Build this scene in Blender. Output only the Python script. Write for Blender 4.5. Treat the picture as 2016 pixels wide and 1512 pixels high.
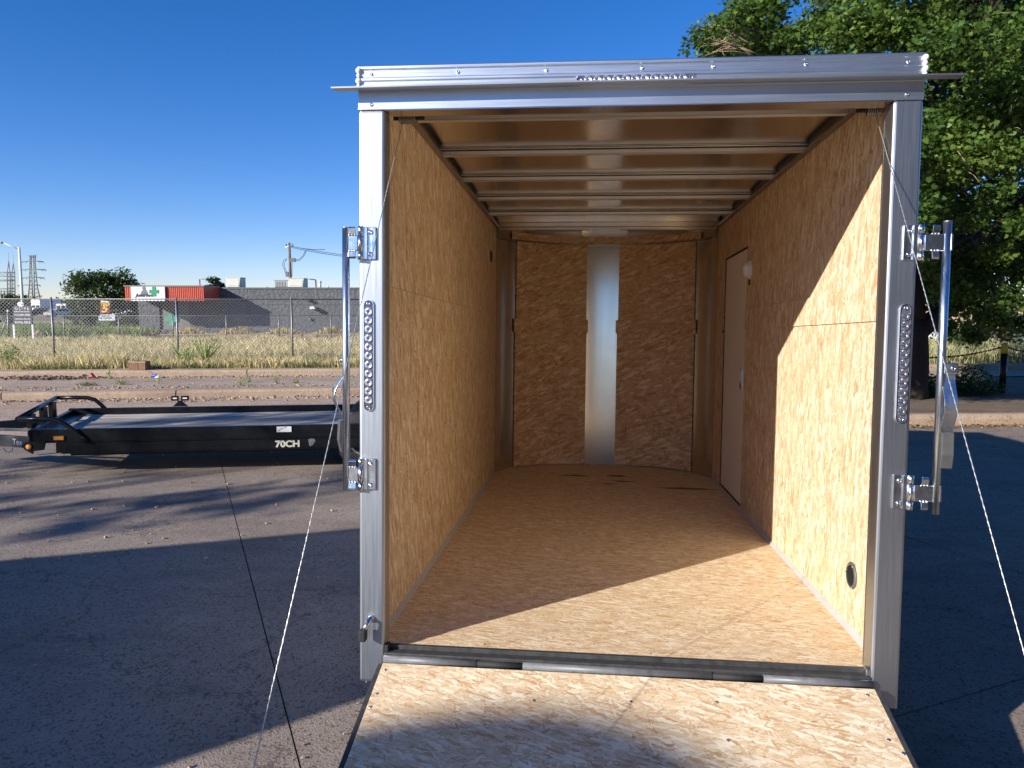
import bpy, math, random
import numpy as np
from mathutils import Vector, Matrix
R = math.radians
random.seed(4); rng = np.random.default_rng(4)
S = bpy.context.scene
COL = S.collection
for o in list(bpy.data.objects): bpy.data.objects.remove(o)

# ------------------------------------------------------------------ camera, sky, sun, exposure
EYE = 1.72
PITCH = 5.8
FPX = 1493.745                      # focal length in pixels of a 2016 px wide frame
cam_d = bpy.data.cameras.new('camera'); cam = bpy.data.objects.new('camera', cam_d); COL.objects.link(cam)
cam.location = (0, 0, EYE); cam.rotation_euler = (R(90 - PITCH), 0, 0)
cam_d.sensor_width = 36; cam_d.lens = FPX / 2016 * 36; cam_d.clip_start = 0.05; cam_d.clip_end = 5000
S.camera = cam
SUN = Vector((0.7398, 0.56285, -0.36864)).normalized()       # direction the light travels
W = bpy.data.worlds.new("World"); S.world = W; W.use_nodes = True
wn = W.node_tree; bg = wn.nodes['Background']
sky = wn.nodes.new('ShaderNodeTexSky'); sky.sky_type = 'NISHITA'; sky.sun_disc = False
sky.sun_elevation = R(21.6); sky.sun_rotation = math.atan2(-SUN.x, -SUN.y)
sky.altitude = 1800; sky.air_density = 1.0; sky.dust_density = 0.0; sky.ozone_density = 2.2
hs = wn.nodes.new('ShaderNodeHueSaturation'); hs.inputs['Saturation'].default_value = 1.36; hs.inputs['Value'].default_value = 1.3
wb = wn.nodes.new('ShaderNodeMix'); wb.data_type = 'RGBA'; wb.blend_type = 'MULTIPLY'; wb.inputs[0].default_value = 1; wb.inputs[7].default_value = (.97, .92, 1.2, 1)
wn.links.new(sky.outputs[0], hs.inputs['Color']); wn.links.new(hs.outputs[0], wb.inputs[6]); wn.links.new(wb.outputs[2], bg.inputs[0]); bg.inputs[1].default_value = 0.068
ld = bpy.data.lights.new('sun', 'SUN'); ld.energy = 4.9; ld.angle = R(0.53); ld.color = (1.0, 0.945, 0.86)
lo = bpy.data.objects.new('sun', ld); COL.objects.link(lo); lo.rotation_euler = SUN.to_track_quat('-Z', 'Y').to_euler()
lo.location = (-20, -20, 20)
S.view_settings.view_transform = 'Standard'; S.view_settings.look = 'None'; S.view_settings.gamma = 1
S.view_settings.exposure = 0.66
S.render.engine = 'CYCLES'
S.cycles.max_bounces = 10; S.cycles.diffuse_bounces = 9; S.cycles.glossy_bounces = 5
S.cycles.use_denoising = True
S.render.resolution_x = 1024; S.render.resolution_y = 768

# ------------------------------------------------------------------ material helpers
def new_mat(name):
    m = bpy.data.materials.new(name); m.use_nodes = True
    nt = m.node_tree; b = nt.nodes['Principled BSDF']
    return m, nt, b
def N(nt, t, **kw):
    n = nt.nodes.new(t)
    for k, v in kw.items():
        if k.startswith('i_'):
            n.inputs[int(k[2:]) if k[2:].isdigit() else k[2:].replace('_', ' ')].default_value = v
        else: setattr(n, k, v)
    return n
def L(nt, a, b): nt.links.new(a, b)
def mixc(nt, fac, a, b, mode='MIX'):
    n = N(nt, 'ShaderNodeMix', data_type='RGBA', blend_type=mode)
    for sock, v in ((n.inputs[0], fac), (n.inputs[6], a), (n.inputs[7], b)):
        if hasattr(v, 'is_linked') or hasattr(v, 'links'): L(nt, v, sock)
        elif isinstance(v, (int, float)): sock.default_value = v
        else: sock.default_value = (*v, 1) if len(v) == 3 else v
    return n.outputs[2]
def ramp(nt, src, stops, interp='LINEAR'):
    r = N(nt, 'ShaderNodeValToRGB'); r.color_ramp.interpolation = interp
    e = r.color_ramp.elements
    while len(e) < len(stops): e.new(0.5)
    for el, (p, c) in zip(e, stops):
        el.position = p; el.color = (*c, 1) if len(c) == 3 else c
    L(nt, src, r.inputs[0]); return r.outputs[0]
def mapr(nt, src, a, b, c, d):
    n = N(nt, 'ShaderNodeMapRange'); L(nt, src, n.inputs[0])
    for i, v in zip((1, 2, 3, 4), (a, b, c, d)): n.inputs[i].default_value = v
    return n.outputs[0]
def math_(nt, op, a, b=None):
    n = N(nt, 'ShaderNodeMath', operation=op)
    for s, v in ((n.inputs[0], a), (n.inputs[1], b)):
        if v is None: continue
        if isinstance(v, (int, float)): s.default_value = v
        else: L(nt, v, s)
    return n.outputs[0]
def coords(nt, kind='Object'): return N(nt, 'ShaderNodeTexCoord').outputs[kind]
def mapping(nt, src, scale=(1, 1, 1), rot=(0, 0, 0), loc=(0, 0, 0)):
    m = N(nt, 'ShaderNodeMapping'); m.inputs['Scale'].default_value = scale
    m.inputs['Rotation'].default_value = rot; m.inputs['Location'].default_value = loc
    L(nt, src, m.inputs[0]); return m.outputs[0]
def noise(nt, vec, scale, detail=4, rough=0.6, dist=0.0):
    n = N(nt, 'ShaderNodeTexNoise'); n.inputs['Scale'].default_value = scale; n.inputs['Detail'].default_value = detail
    n.inputs['Roughness'].default_value = rough; n.inputs['Distortion'].default_value = dist
    L(nt, vec, n.inputs['Vector']); return n
def bump(nt, b, h, strength, dist=0.01):
    n = N(nt, 'ShaderNodeBump'); n.inputs['Strength'].default_value = strength; n.inputs['Distance'].default_value = dist
    L(nt, h, n.inputs['Height']); L(nt, n.outputs[0], b.inputs['Normal'])

def plain(name, col, rough=0.6, metal=0.0, var=0.15, scale=20, bmp=0.1, spec=None, dirt=None):
    m, nt, b = new_mat(name)
    c = coords(nt); n = noise(nt, c, scale, 5)
    lo_ = tuple(v * (1 - var) for v in col); hi = tuple(min(1, v * (1 + var)) for v in col)
    cc = ramp(nt, n.outputs[0], [(0.3, lo_), (0.7, hi)])
    if dirt:
        n2 = noise(nt, c, scale * 0.17, 6, 0.7)
        cc = mixc(nt, mapr(nt, n2.outputs[0], 0.5, 0.72, 0, 0.8), cc, dirt)
    L(nt, cc, b.inputs['Base Color'])
    b.inputs['Metallic'].default_value = metal
    L(nt, mapr(nt, n.outputs[0], 0.3, 0.7, max(0.02, rough - 0.08), min(1, rough + 0.08)), b.inputs['Roughness'])
    if spec is not None: b.inputs['Specular IOR Level'].default_value = spec
    if bmp: bump(nt, b, n.outputs[0], bmp, 0.004)
    return m

def osb(name, normal, long_rot, tint=1.0, flake=1.0, wear=0.0, seed=0.0, warm=(1.0, .965, .90)):
    """oriented strand board: overlapping random flakes; normal = axis index of the panel, long_rot = main strand angle (deg) about it."""
    m, nt, b = new_mat(name)
    c = mapping(nt, coords(nt), loc=(seed, seed * 0.7, seed * 1.3))
    wob = noise(nt, c, 38, 3, 0.6)
    wv = N(nt, 'ShaderNodeVectorMath', operation='SUBTRACT'); L(nt, wob.outputs['Color'], wv.inputs[0]); wv.inputs[1].default_value = (.5, .5, .5)
    ws = N(nt, 'ShaderNodeVectorMath', operation='SCALE'); L(nt, wv.outputs[0], ws.inputs[0]); ws.inputs['Scale'].default_value = 0.022
    ad = N(nt, 'ShaderNodeVectorMath', operation='ADD'); L(nt, c, ad.inputs[0]); L(nt, ws.outputs[0], ad.inputs[1])
    base = ad.outputs[0]
    # bring the panel's plane to local XY, long axis = X
    pre = {0: (0, R(90), 0), 1: (R(90), 0, 0), 2: (0, 0, 0)}[normal]
    v0 = mapping(nt, base, rot=pre); vraw = mapping(nt, c, rot=pre)
    cur_c = None; cur_h = None; cur_f = None
    for k, (ang, sx, sy) in enumerate([(4, 16, 95), (-22, 22, 120), (30, 20, 110), (-50, 26, 120), (66, 26, 120), (11, 34, 190), (-11, 12, 80), (-3, 20, 210)]):
        v1 = mapping(nt, v0, rot=(0, 0, R(ang + long_rot)), loc=(k * 3.7, k * 1.9, 0))
        v2 = mapping(nt, v1, scale=(sx * flake, sy * flake, 20))
        vo = N(nt, 'ShaderNodeTexVoronoi', feature='F1'); vo.inputs['Scale'].default_value = 1.0; vo.inputs['Randomness'].default_value = 1.0
        L(nt, v2, vo.inputs['Vector'])
        sp = N(nt, 'ShaderNodeSeparateColor'); L(nt, vo.outputs['Color'], sp.inputs[0])
        t = tint
        col = ramp(nt, sp.outputs[0], [(0.0, (.45*t, .275*t, .14*t)), (0.05, (.58*t, .41*t, .245*t)), (0.3, (.68*t, .53*t, .355*t)),
                                       (0.72, (.755*t, .63*t, .465*t)), (1.0, (.88*t, .80*t, .655*t))])
        h = sp.outputs[1]
        fib = noise(nt, mapping(nt, v1, scale=(14, 330, 1)), 1.0, 2, 0.6).outputs[0]
        if cur_c is None: cur_c, cur_h, cur_f = col, h, fib
        else:
            g = math_(nt, 'GREATER_THAN', h, cur_h)
            cur_c = mixc(nt, g, cur_c, col); nh = math_(nt, 'MAXIMUM', h, cur_h)
            mf = N(nt, 'ShaderNodeMix', data_type='FLOAT'); L(nt, g, mf.inputs[0]); L(nt, cur_f, mf.inputs[2]); L(nt, fib, mf.inputs[3])
            cur_f = mf.outputs[0]; cur_h = nh
    cc = mixc(nt, mapr(nt, cur_f, 0.38, 0.70, 0.0, 0.42), cur_c, (.54*tint, .39*tint, .235*tint))
    # dark slivers and pits
    for ang, sc, th in ((16, (30, 300, 20), .962), (-30, (36, 320, 20), .968), (70, (40, 320, 20), .975), (5, (22, 260, 20), .97)):
        v3 = mapping(nt, mapping(nt, vraw, rot=(0, 0, R(ang + long_rot))), scale=tuple(s * flake for s in sc))
        vo = N(nt, 'ShaderNodeTexVoronoi', feature='F1'); vo.inputs['Scale'].default_value = 1.0
        L(nt, v3, vo.inputs['Vector'])
        sp = N(nt, 'ShaderNodeSeparateColor'); L(nt, vo.outputs['Color'], sp.inputs[0])
        cc = mixc(nt, mapr(nt, sp.outputs[2], th, th + .012, 0, 0.42), cc, (.28, .14, .06))
    vb = N(nt, 'ShaderNodeTexVoronoi', feature='F1'); vb.inputs['Scale'].default_value = 1.0
    L(nt, mapping(nt, mapping(nt, v0, rot=(0, 0, R(long_rot + 14))), scale=(20 * flake, 95 * flake, 20)), vb.inputs['Vector'])
    spb = N(nt, 'ShaderNodeSeparateColor'); L(nt, vb.outputs['Color'], spb.inputs[0])
    cc = mixc(nt, mapr(nt, spb.outputs[0], .91, .915, 0, .6), cc, (.46, .25, .11))
    cc = mixc(nt, mapr(nt, spb.outputs[1], .86, .865, 0, .7), cc, (.90, .84, .70))
    big = noise(nt, c, 1.8, 3, 0.6).outputs[0]
    cc = mixc(nt, mapr(nt, big, 0.38, 0.66, 0, 0.25), cc, (.64*tint, .48*tint, .30*tint))
    if wear:
        wn_ = noise(nt, c, 3.1, 6, 0.72).outputs[0]
        cc = mixc(nt, mapr(nt, wn_, 0.53, 0.72, 0, wear), cc, (.50, .42, .33))
    cc = mixc(nt, 1.0, cc, warm, 'MULTIPLY')
    L(nt, cc, b.inputs['Base Color']); b.inputs['Roughness'].default_value = 0.72; b.inputs['Specular IOR Level'].default_value = 0.25
    hh = math_(nt, 'ADD', cur_h, math_(nt, 'MULTIPLY', cur_f, 0.6)); bump(nt, b, hh, 0.6, 0.0020)
    return m

def metal(name, col=(.80, .81, .82), rough=0.33, streak=(3, 3, 60), amount=0.12, bmp=0.04, wave=0.0, spots=0.0):
    m, nt, b = new_mat(name)
    c = coords(nt); n = noise(nt, mapping(nt, c, scale=streak), 4.0, 5, 0.65)
    b.inputs['Metallic'].default_value = 1.0
    L(nt, mapr(nt, n.outputs[0], 0.25, 0.75, rough - amount, rough + amount), b.inputs['Roughness'])
    n2 = noise(nt, c, 6, 4, 0.6)
    cc = mixc(nt, mapr(nt, n2.outputs[0], 0.35, 0.7, 0, 0.35), col, tuple(v * 0.8 for v in col))
    if spots:
        v = noise(nt, c, 90, 3, 0.5); cc = mixc(nt, mapr(nt, v.outputs[0], 0.62, 0.7, 0, spots), cc, tuple(v_ * 0.6 for v_ in col))
    L(nt, cc, b.inputs['Base Color'])
    h = n.outputs[0]
    if wave:
        n3 = noise(nt, mapping(nt, c, scale=(1, 1, 1)), 2.2, 1, 0.4)
        h = math_(nt, 'ADD', math_(nt, 'MULTIPLY', n3.outputs[0], wave), h)
    bump(nt, b, h, bmp, 0.004)
    return m

M = {}
M['osb_floor'] = osb('osb_floor', 2, 0, 1.04, 1.25, 0.25)
M['osb_ramp'] = osb('osb_ramp', 2, 6, 1.03, 1.0, 0.12, 5)
M['osb_left'] = osb('osb_left', 0, 4, 1.0, 0.72, 0, 2)
M['osb_right'] = osb('osb_right', 0, -3, 1.0, 0.72, 0, 9)
M['osb_front'] = osb('osb_front', 1, 8, 0.96, 0.6, 0, 14, (1.0, .87, .70))  # same wood; orange light bounced between the walls is put into its tint
M['alu'] = metal('brushed_aluminium', (.54, .56, .585), 0.39, (60, 60, 1.0), 0.07, 0.025)
M['alu_h'] = metal('aluminium_header', (.62, .65, .69), 0.38, (1.0, 60, 60), 0.06, 0.02, wave=1.5)
M['alu_in'] = metal('aluminium_sheet', (.64, .61, .56), 0.20, (20, 20, 0.4), 0.03, 0.003, wave=1)
M['alu_roof'] = metal('aluminium_roof_sheet', (.76, .71, .63), 0.17, (0.5, 12, 12), 0.03, 0.003, wave=5)
M['bow'] = metal('aluminium_bow', (.84, .83, .81), 0.5, (2, 30, 30), 0.05, 0.01)
M['galv'] = metal('galvanised_steel', (.66, .70, .74), 0.30, (10, 10, 2), 0.10, 0.06, spots=0.2)
M['zinc'] = metal('zinc_plated_steel', (.78, .80, .82), 0.24, (5, 5, 5), 0.12, 0.10, wave=5)
M['chrome'] = metal('polished_steel', (.85, .85, .86), 0.12, (5, 5, 5), 0.05, 0.02)
M['dull'] = metal('dull_steel', (.42, .42, .41), 0.45, (8, 8, 8), 0.10, 0.05)
M['black'] = plain('black_paint', (.006, .0065, .008), 0.3, 0, 0.1, 8, 0.01, .3)
M['blackm'] = plain('black_rubber', (.020, .020, .021), 0.75, 0, 0.25, 60, 0.15)
M['hinge'] = plain('dark_hinge_steel', (.045, .046, .048), 0.55, 0.1, 0.3, 40, 0.1)
M['hinge2'] = plain('grey_hinge_steel', (.15, .155, .165), 0.5, 0.15, 0.15, 40, 0.05)
M['white'] = plain('white_paint', (.74, .73, .70), 0.45, 0, 0.04, 5, 0.02)
M['door'] = plain('white_door_panel', (.90, .86, .80), 0.42, 0, 0.04, 3, 0.02)
M['caulk'] = plain('grey_trim', (.48, .47, .45), 0.5, 0, 0.08, 20, 0.05)
M['lens_base'] = plain('clear_lens_housing', (.10, .10, .13), 0.12, 0.2, 0.1, 50, 0)
M['sheath'] = plain('steel_cable', (.62, .62, .60), 0.35, 0.7, 0.3, 900, 0.3)
M['cove'] = metal('dark_cove_trim', (.36, .34, .32), 0.35, (20, 1, 20), 0.08, 0.03)
M['red'] = plain('red_plastic', (.42, .05, .045), 0.35, 0, 0.1, 20, 0.02)
M['redcor'] = plain('red_corrugated_metal', (.52, .085, .045), 0.5, 0, 0.1, 6, 0.02)
M['blue'] = plain('blue_plastic', (.03, .05, .42), 0.4, 0, 0.15, 20, 0.02)
M['amber'] = plain('amber_lens', (.80, .28, .02), 0.2, 0, 0.06, 40, 0)
M['green'] = plain('green_paint', (.02, .26, .12), 0.5, 0, 0.08, 10, 0.02)
M['mint'] = plain('pale_green_paint', (.05, .32, .20), 0.5, 0, 0.08, 10, 0.02)
M['signgrey'] = plain('sign_panel', (.62, .64, .66), 0.5, 0, 0.05, 4, 0.01)
M['ink'] = plain('dark_ink', (.05, .045, .07), 0.6, 0, 0.1, 10, 0)
M['navy'] = plain('navy_sign_board', (.028, .032, .055), 0.5, 0, 0.1, 10, 0.02)
M['maroon'] = plain('maroon_sign', (.22, .012, .02), 0.5, 0, 0.1, 10, 0.02)
M['yellow'] = plain('yellow_paint', (.72, .50, .04), 0.5, 0, 0.1, 10, 0.02)
M['cream'] = plain('cream_cabinet', (.56, .56, .48), 0.55, 0, 0.06, 3, 0.02, dirt=(.45, .43, .36))
M['louvre'] = plain('louvre_metal', (.36, .37, .34), 0.5, 0, 0.1, 5, 0.02)
M['pole'] = plain('weathered_pole', (.17, .12, .09), 0.85, 0, 0.3, 3, 0.3)
M['lattice'] = plain('tower_steel', (.22, .23, .24), 0.6, 0.4, 0.1, 3, 0)
M['tan'] = plain('tan_wall', (.50, .36, .22), 0.85, 0, 0.12, 1.5, 0.2)
M['post'] = metal('fence_steel', (.26, .26, .27), 0.6, (5, 5, 5), 0.1, 0.05)
M['glass'] = plain('dark_glass', (.03, .035, .04), 0.08, 0, 0.1, 3, 0)
M['tyre'] = plain('tyre_rubber', (.022, .022, .023), 0.8, 0, 0.2, 40, 0.2)
M['carwhite'] = plain('white_car_paint', (.72, .73, .74), 0.25, 0, 0.03, 3, 0)
M['carsilver'] = plain('silver_car_paint', (.42, .43, .45), 0.25, 0.4, 0.03, 3, 0)
M['carblack'] = plain('black_car_paint', (.02, .022, .026), 0.2, 0, 0.03, 3, 0)
M['rust'] = plain('brown_cardboard', (.21, .11, .065), 0.85, 0, 0.25, 8, 0.3)
M['rock'] = plain('pink_rock', (.48, .25, .17), 0.9, 0, 0.25, 4, 0.5)
M['bark'] = plain('tree_bark', (.035, .025, .020), 0.95, 0, 0.4, 14, 0.8)
M['twig'] = plain('bare_twig', (.36, .26, .17), 0.9, 0, 0.3, 14, 0.2)
M['grip'] = plain('handle_grip_rubber', (.07, .07, .068), 0.5, 0, 0.1, 40, 0.05)
M['osign'] = plain('worn_letter', (.50, .48, .39), 0.6, 0, 0.2, 60, 0)
M['grille'] = plain('vent_plastic', (.11, .105, .095), 0.45, 0, 0.1, 40, 0.05)

def leafmat(name, cols, trans=0.35, rough=0.5):
    m, nt, b = new_mat(name)
    g = N(nt, 'ShaderNodeAttribute', attribute_name='tone')
    cc = ramp(nt, g.outputs['Fac'], [(i / (len(cols) - 1), c) for i, c in enumerate(cols)])
    L(nt, cc, b.inputs['Base Color']); b.inputs['Roughness'].default_value = rough
    b.inputs['Specular IOR Level'].default_value = 0.4
    tr = N(nt, 'ShaderNodeBsdfTranslucent'); 
    tc = mixc(nt, 0.5, cc, (.25, .34, .03), 'MIX'); L(nt, tc, tr.inputs[0])
    mx = N(nt, 'ShaderNodeMixShader'); mx.inputs[0].default_value = trans
    L(nt, b.outputs[0], mx.inputs[1]); L(nt, tr.outputs[0], mx.inputs[2])
    L(nt, mx.outputs[0], nt.nodes['Material Output'].inputs[0])
    return m
M['maple'] = leafmat('maple_leaves', [(.030, .062, .013), (.062, .118, .023), (.105, .175, .033), (.19, .26, .055)], 0.28, 0.42)
M['oak'] = leafmat('far_leaves', [(.02, .038, .010), (.04, .068, .015), (.065, .095, .022)], 0.2)
M['pine'] = leafmat('pine_needles', [(.018, .033, .014), (.04, .06, .022)], 0.1)
M['shrub'] = leafmat('shrub_leaves', [(.02, .035, .010), (.06, .09, .025), (.11, .14, .04)], 0.25)
M['weed'] = leafmat('weed_leaves', [(.10, .16, .04), (.19, .27, .07), (.32, .38, .12)], 0.3)
M['dry'] = leafmat('dry_grass', [(.46, .34, .16), (.64, .51, .27), (.80, .68, .42), (.72, .60, .34)], 0.3, 0.7)
M['dry2'] = leafmat('pale_grass', [(.30, .32, .13), (.48, .45, .22), (.64, .58, .34)], 0.3, 0.7)

def ground_mat(name, a, b_, speck, scale=1.0, rough=0.9, stain=None, aggregate=0.5, bstr=0.4):
    m, nt, b = new_mat(name)
    c = coords(nt)
    n1 = noise(nt, c, 0.9 * scale, 6, 0.65); n2 = noise(nt, c, 14 * scale, 7, 0.78)
    cc = ramp(nt, n1.outputs[0], [(0.3, a), (0.7, b_)])
    cc = mixc(nt, mapr(nt, n2.outputs[0], 0.35, 0.7, 0, 0.35), cc, tuple(v * 0.6 for v in a))
    v = N(nt, 'ShaderNodeTexVoronoi', feature='F1'); v.inputs['Scale'].default_value = 105 * scale; L(nt, c, v.inputs['Vector'])
    sp = N(nt, 'ShaderNodeSeparateColor'); L(nt, v.outputs['Color'], sp.inputs[0])
    cc = mixc(nt, mapr(nt, sp.outputs[0], 0.0, 1.0, 0, aggregate), cc, speck)
    cc = mixc(nt, mapr(nt, sp.outputs[1], 0.80, 0.90, 0, min(1, aggregate * 1.5)), cc, tuple(v_ * 0.3 for v_ in a))
    v2 = N(nt, 'ShaderNodeTexVoronoi', feature='F1'); v2.inputs['Scale'].default_value = 34 * scale; L(nt, c, v2.inputs['Vector'])
    sp2 = N(nt, 'ShaderNodeSeparateColor'); L(nt, v2.outputs['Color'], sp2.inputs[0])
    pit = math_(nt, 'MULTIPLY', mapr(nt, sp2.outputs[0], .955, .97, 0, .6), mapr(nt, v2.outputs['Distance'], .18, .34, 1, 0)); cc = mixc(nt, pit, cc, tuple(v_ * 0.25 for v_ in a))
    n4 = noise(nt, c, 3.2 * scale, 6, .75, 0.6); cc = mixc(nt, mapr(nt, n4.outputs[0], 0.52, 0.68, 0, 0.3), cc, tuple(min(1, v_ * 1.35) for v_ in b_))
    n3 = noise(nt, mapping(nt, c, rot=(0, 0, R(35)), scale=(1, 2.6, 1)), 0.55 * scale, 7, 0.72)
    if stain: cc = mixc(nt, mapr(nt, n3.outputs[0], 0.5, 0.66, 0, 0.6), cc, stain)
    # hairline cracks
    cr = N(nt, 'ShaderNodeTexVoronoi', feature='DISTANCE_TO_EDGE'); cr.inputs['Scale'].default_value = 0.33
    wv = noise(nt, c, 1.7, 5, 0.7); va = N(nt, 'ShaderNodeVectorMath', operation='ADD'); L(nt, c, va.inputs[0]); L(nt, wv.outputs['Color'], va.inputs[1]); L(nt, va.outputs[0], cr.inputs['Vector'])
    ck = mapr(nt, cr.outputs[0], 0.0, 0.0045, 0.7, 0)
    cc = mixc(nt, ck, cc, tuple(v_ * 0.3 for v_ in a))
    L(nt, cc, b.inputs['Base Color']); b.inputs['Roughness'].default_value = rough
    b.inputs['Specular IOR Level'].default_value = 0.3
    hh = math_(nt, 'ADD', n2.outputs[0], math_(nt, 'MULTIPLY', v.outputs['Distance'], 0.8)); bump(nt, b, hh, bstr, 0.006)
    return m
M['lot'] = ground_mat('worn_concrete', (.215, .168, .137), (.30, .237, .193), (.36, .30, .25), 1.0, 0.88, (.135, .105, .086), 0.45)
M['joint'] = plain('joint_soil', (.035, .028, .022), 0.95, 0, 0.4, 20, 0.4)
M['gravel'] = ground_mat('gravel_dirt', (.38, .255, .175), (.52, .37, .265), (.56, .44, .34), 0.7, 0.95, (.20, .13, .09), 0.6)
M['walk'] = ground_mat('old_sidewalk', (.36, .25, .175), (.54, .40, .28), (.50, .42, .34), 0.8, 0.9, (.24, .16, .11), 0.55)
M['kerb'] = ground_mat('kerb_concrete', (.34, .24, .165), (.46, .345, .245), (.50, .41, .31), 0.8, 0.9, (.24, .16, .11), 0.35)
M['mulch'] = ground_mat('mulch_soil', (.13, .085, .055), (.22, .155, .105), (.30, .22, .15), 1.2, 0.95, (.09, .06, .04), 0.6)
M['field'] = ground_mat('dry_field_soil', (.42, .32, .17), (.55, .44, .26), (.45, .36, .22), 0.6, 0.95, (.22, .20, .09), 0.4)
M['far'] = ground_mat('far_ground', (.22, .20, .10), (.30, .26, .15), (.34, .28, .18), 0.2, 0.95, (.15, .16, .06), 0.4)
M['asph'] = ground_mat('grey_road', (.16, .135, .125), (.21, .18, .165), (.24, .21, .19), 0.4, 0.9, None, 0.3)

def planks_mat():
    m, nt, b = new_mat('grey_deck_wood'); c = coords(nt)
    n = noise(nt, mapping(nt, c, scale=(1.2, 30, 30)), 2.5, 6, 0.65)
    cc = ramp(nt, n.outputs[0], [(0.3, (.15, .13, .11)), (0.43, (.48, .43, .38)), (0.75, (.66, .60, .53))])
    oi = N(nt, 'ShaderNodeObjectInfo'); cc = mixc(nt, mapr(nt, oi.outputs['Random'], 0, 1, 0, .55), cc, (.20, .17, .145))
    n2 = noise(nt, mapping(nt, c, scale=(.8, 9, 9)), 1.6, 4, 0.6); cc = mixc(nt, mapr(nt, n2.outputs[0], .48, .66, 0, .7), cc, (.15, .125, .105))
    L(nt, cc, b.inputs['Base Color']); b.inputs['Roughness'].default_value = 0.95; b.inputs['Specular IOR Level'].default_value = 0.08; bump(nt, b, n.outputs[0], 0.5, 0.004); return m
M['deck'] = planks_mat()
def block_mat():
    m, nt, b = new_mat('grey_stucco_block'); c = coords(nt)
    n = noise(nt, c, 5.5, 5, 0.6, 0.4); n2 = noise(nt, c, 1.1, 3)
    cc = ramp(nt, n.outputs[0], [(0.35, (.075, .078, .085)), (0.6, (.125, .13, .14)), (0.75, (.18, .185, .195))])
    cc = mixc(nt, mapr(nt, n2.outputs[0], 0.45, 0.7, 0, 0.25), cc, (.16, .165, .18))
    L(nt, cc, b.inputs['Base Color']); b.inputs['Roughness'].default_value = 0.8; bump(nt, b, n.outputs[0], 0.9, 0.12); return m
M['stucco'] = block_mat()

# ------------------------------------------------------------------ geometry helpers
class MB:
    def __init__(s): s.v = []; s.f = []; s.sm = []
    def add(s, vs, fs, smooth=False):
        o = len(s.v); s.v += [tuple(v) for v in vs]; s.f += [tuple(i + o for i in f) for f in fs]; s.sm += [smooth] * len(fs); return s
    def box(s, x0, x1, y0, y1, z0, z1, mat=None):
        vs = [Vector((x, y, z)) for z in (z0, z1) for y in (y0, y1) for x in (x0, x1)]
        if mat is not None: vs = [mat @ v for v in vs]
        return s.add(vs, [(0, 2, 3, 1), (4, 5, 7, 6), (0, 1, 5, 4), (2, 6, 7, 3), (0, 4, 6, 2), (1, 3, 7, 5)])
    def tube(s, pts, r, n=8, caps=True, r2=None, smooth=True):
        pts = [Vector(p) for p in pts]; m = len(pts); rs = r if isinstance(r, (list, tuple)) else [r + ((r2 if r2 is not None else r) - r) * i / max(1, m - 1) for i in range(m)]
        vs = []; up = None
        for i, p in enumerate(pts):
            t = (pts[min(i + 1, m - 1)] - pts[max(i - 1, 0)]).normalized()
            if up is None:
                up = Vector((0, 0, 1)) if abs(t.z) < 0.9 else Vector((1, 0, 0))
            a = (up - t * up.dot(t)).normalized(); bb = t.cross(a); up = a
            for k in range(n):
                th = 2 * math.pi * k / n; vs.append(p + a * math.cos(th) * rs[i] + bb * math.sin(th) * rs[i])
        fs = [(i * n + k, i * n + (k + 1) % n, (i + 1) * n + (k + 1) % n, (i + 1) * n + k) for i in range(m - 1) for k in range(n)]
        s.add(vs, fs, smooth)
        if caps:
            o = len(s.v) - len(vs); s.f += [tuple(o + k for k in reversed(range(n))), tuple(o + (m - 1) * n + k for k in range(n))]; s.sm += [False, False]
        return s
    def prism(s, poly, h0, h1, mat=None, axis=2):
        """poly in the plane perpendicular to axis, extruded h0..h1"""
        def P(a, b_, h): return Vector(((h, a, b_), (a, h, b_), (a, b_, h))[axis])
        n = len(poly); vs = [P(a, b_, h0) for a, b_ in poly] + [P(a, b_, h1) for a, b_ in poly]
        if mat is not None: vs = [mat @ v for v in vs]
        fs = [tuple(range(n))[::-1], tuple(range(n, 2 * n))] + [(i, (i + 1) % n, n + (i + 1) % n, n + i) for i in range(n)]
        return s.add(vs, fs)
    def lathe(s, prof, mat=None, n=16, smooth=True):
        vs = []; m = len(prof)
        for r, z in prof:
            for k in range(n):
                th = 2 * math.pi * k / n; v = Vector((r * math.cos(th), r * math.sin(th), z)); vs.append(mat @ v if mat is not None else v)
        fs = [(i * n + k, i * n + (k + 1) % n, (i + 1) * n + (k + 1) % n, (i + 1) * n + k) for i in range(m - 1) for k in range(n)]
        s.add(vs, fs, smooth)
        o = len(s.v) - len(vs); s.f += [tuple(o + k for k in reversed(range(n))), tuple(o + (m - 1) * n + k for k in range(n))]; s.sm += [False, False]
        return s
    def mesh(s, name, mat):
        me = bpy.data.meshes.new(name); me.from_pydata([tuple(v) for v in s.v], [], s.f); me.materials.append(mat)
        me.polygons.foreach_set('use_smooth', s.sm); me.update()
        return me
    def build(s, name, mat, parent=None, bevel=0.0, fix=True):
        me = s.mesh(name, mat)
        if fix:
            import bmesh
            bm = bmesh.new(); bm.from_mesh(me); bmesh.ops.recalc_face_normals(bm, faces=bm.faces); bm.to_mesh(me); bm.free()
        o = bpy.data.objects.new(name, me); COL.objects.link(o)
        if parent is not None: o.parent = parent
        if bevel:
            b = o.modifiers.new('bevel', 'BEVEL'); b.width = bevel; b.segments = 3; b.limit_method = 'ANGLE'; b.angle_limit = R(40)
        return o
def tag(o, label=None, cat=None, group=None, kind=None):
    if label: o['label'] = label
    if cat: o['category'] = cat
    if group: o['group'] = group
    if kind: o['kind'] = kind
    return o
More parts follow.
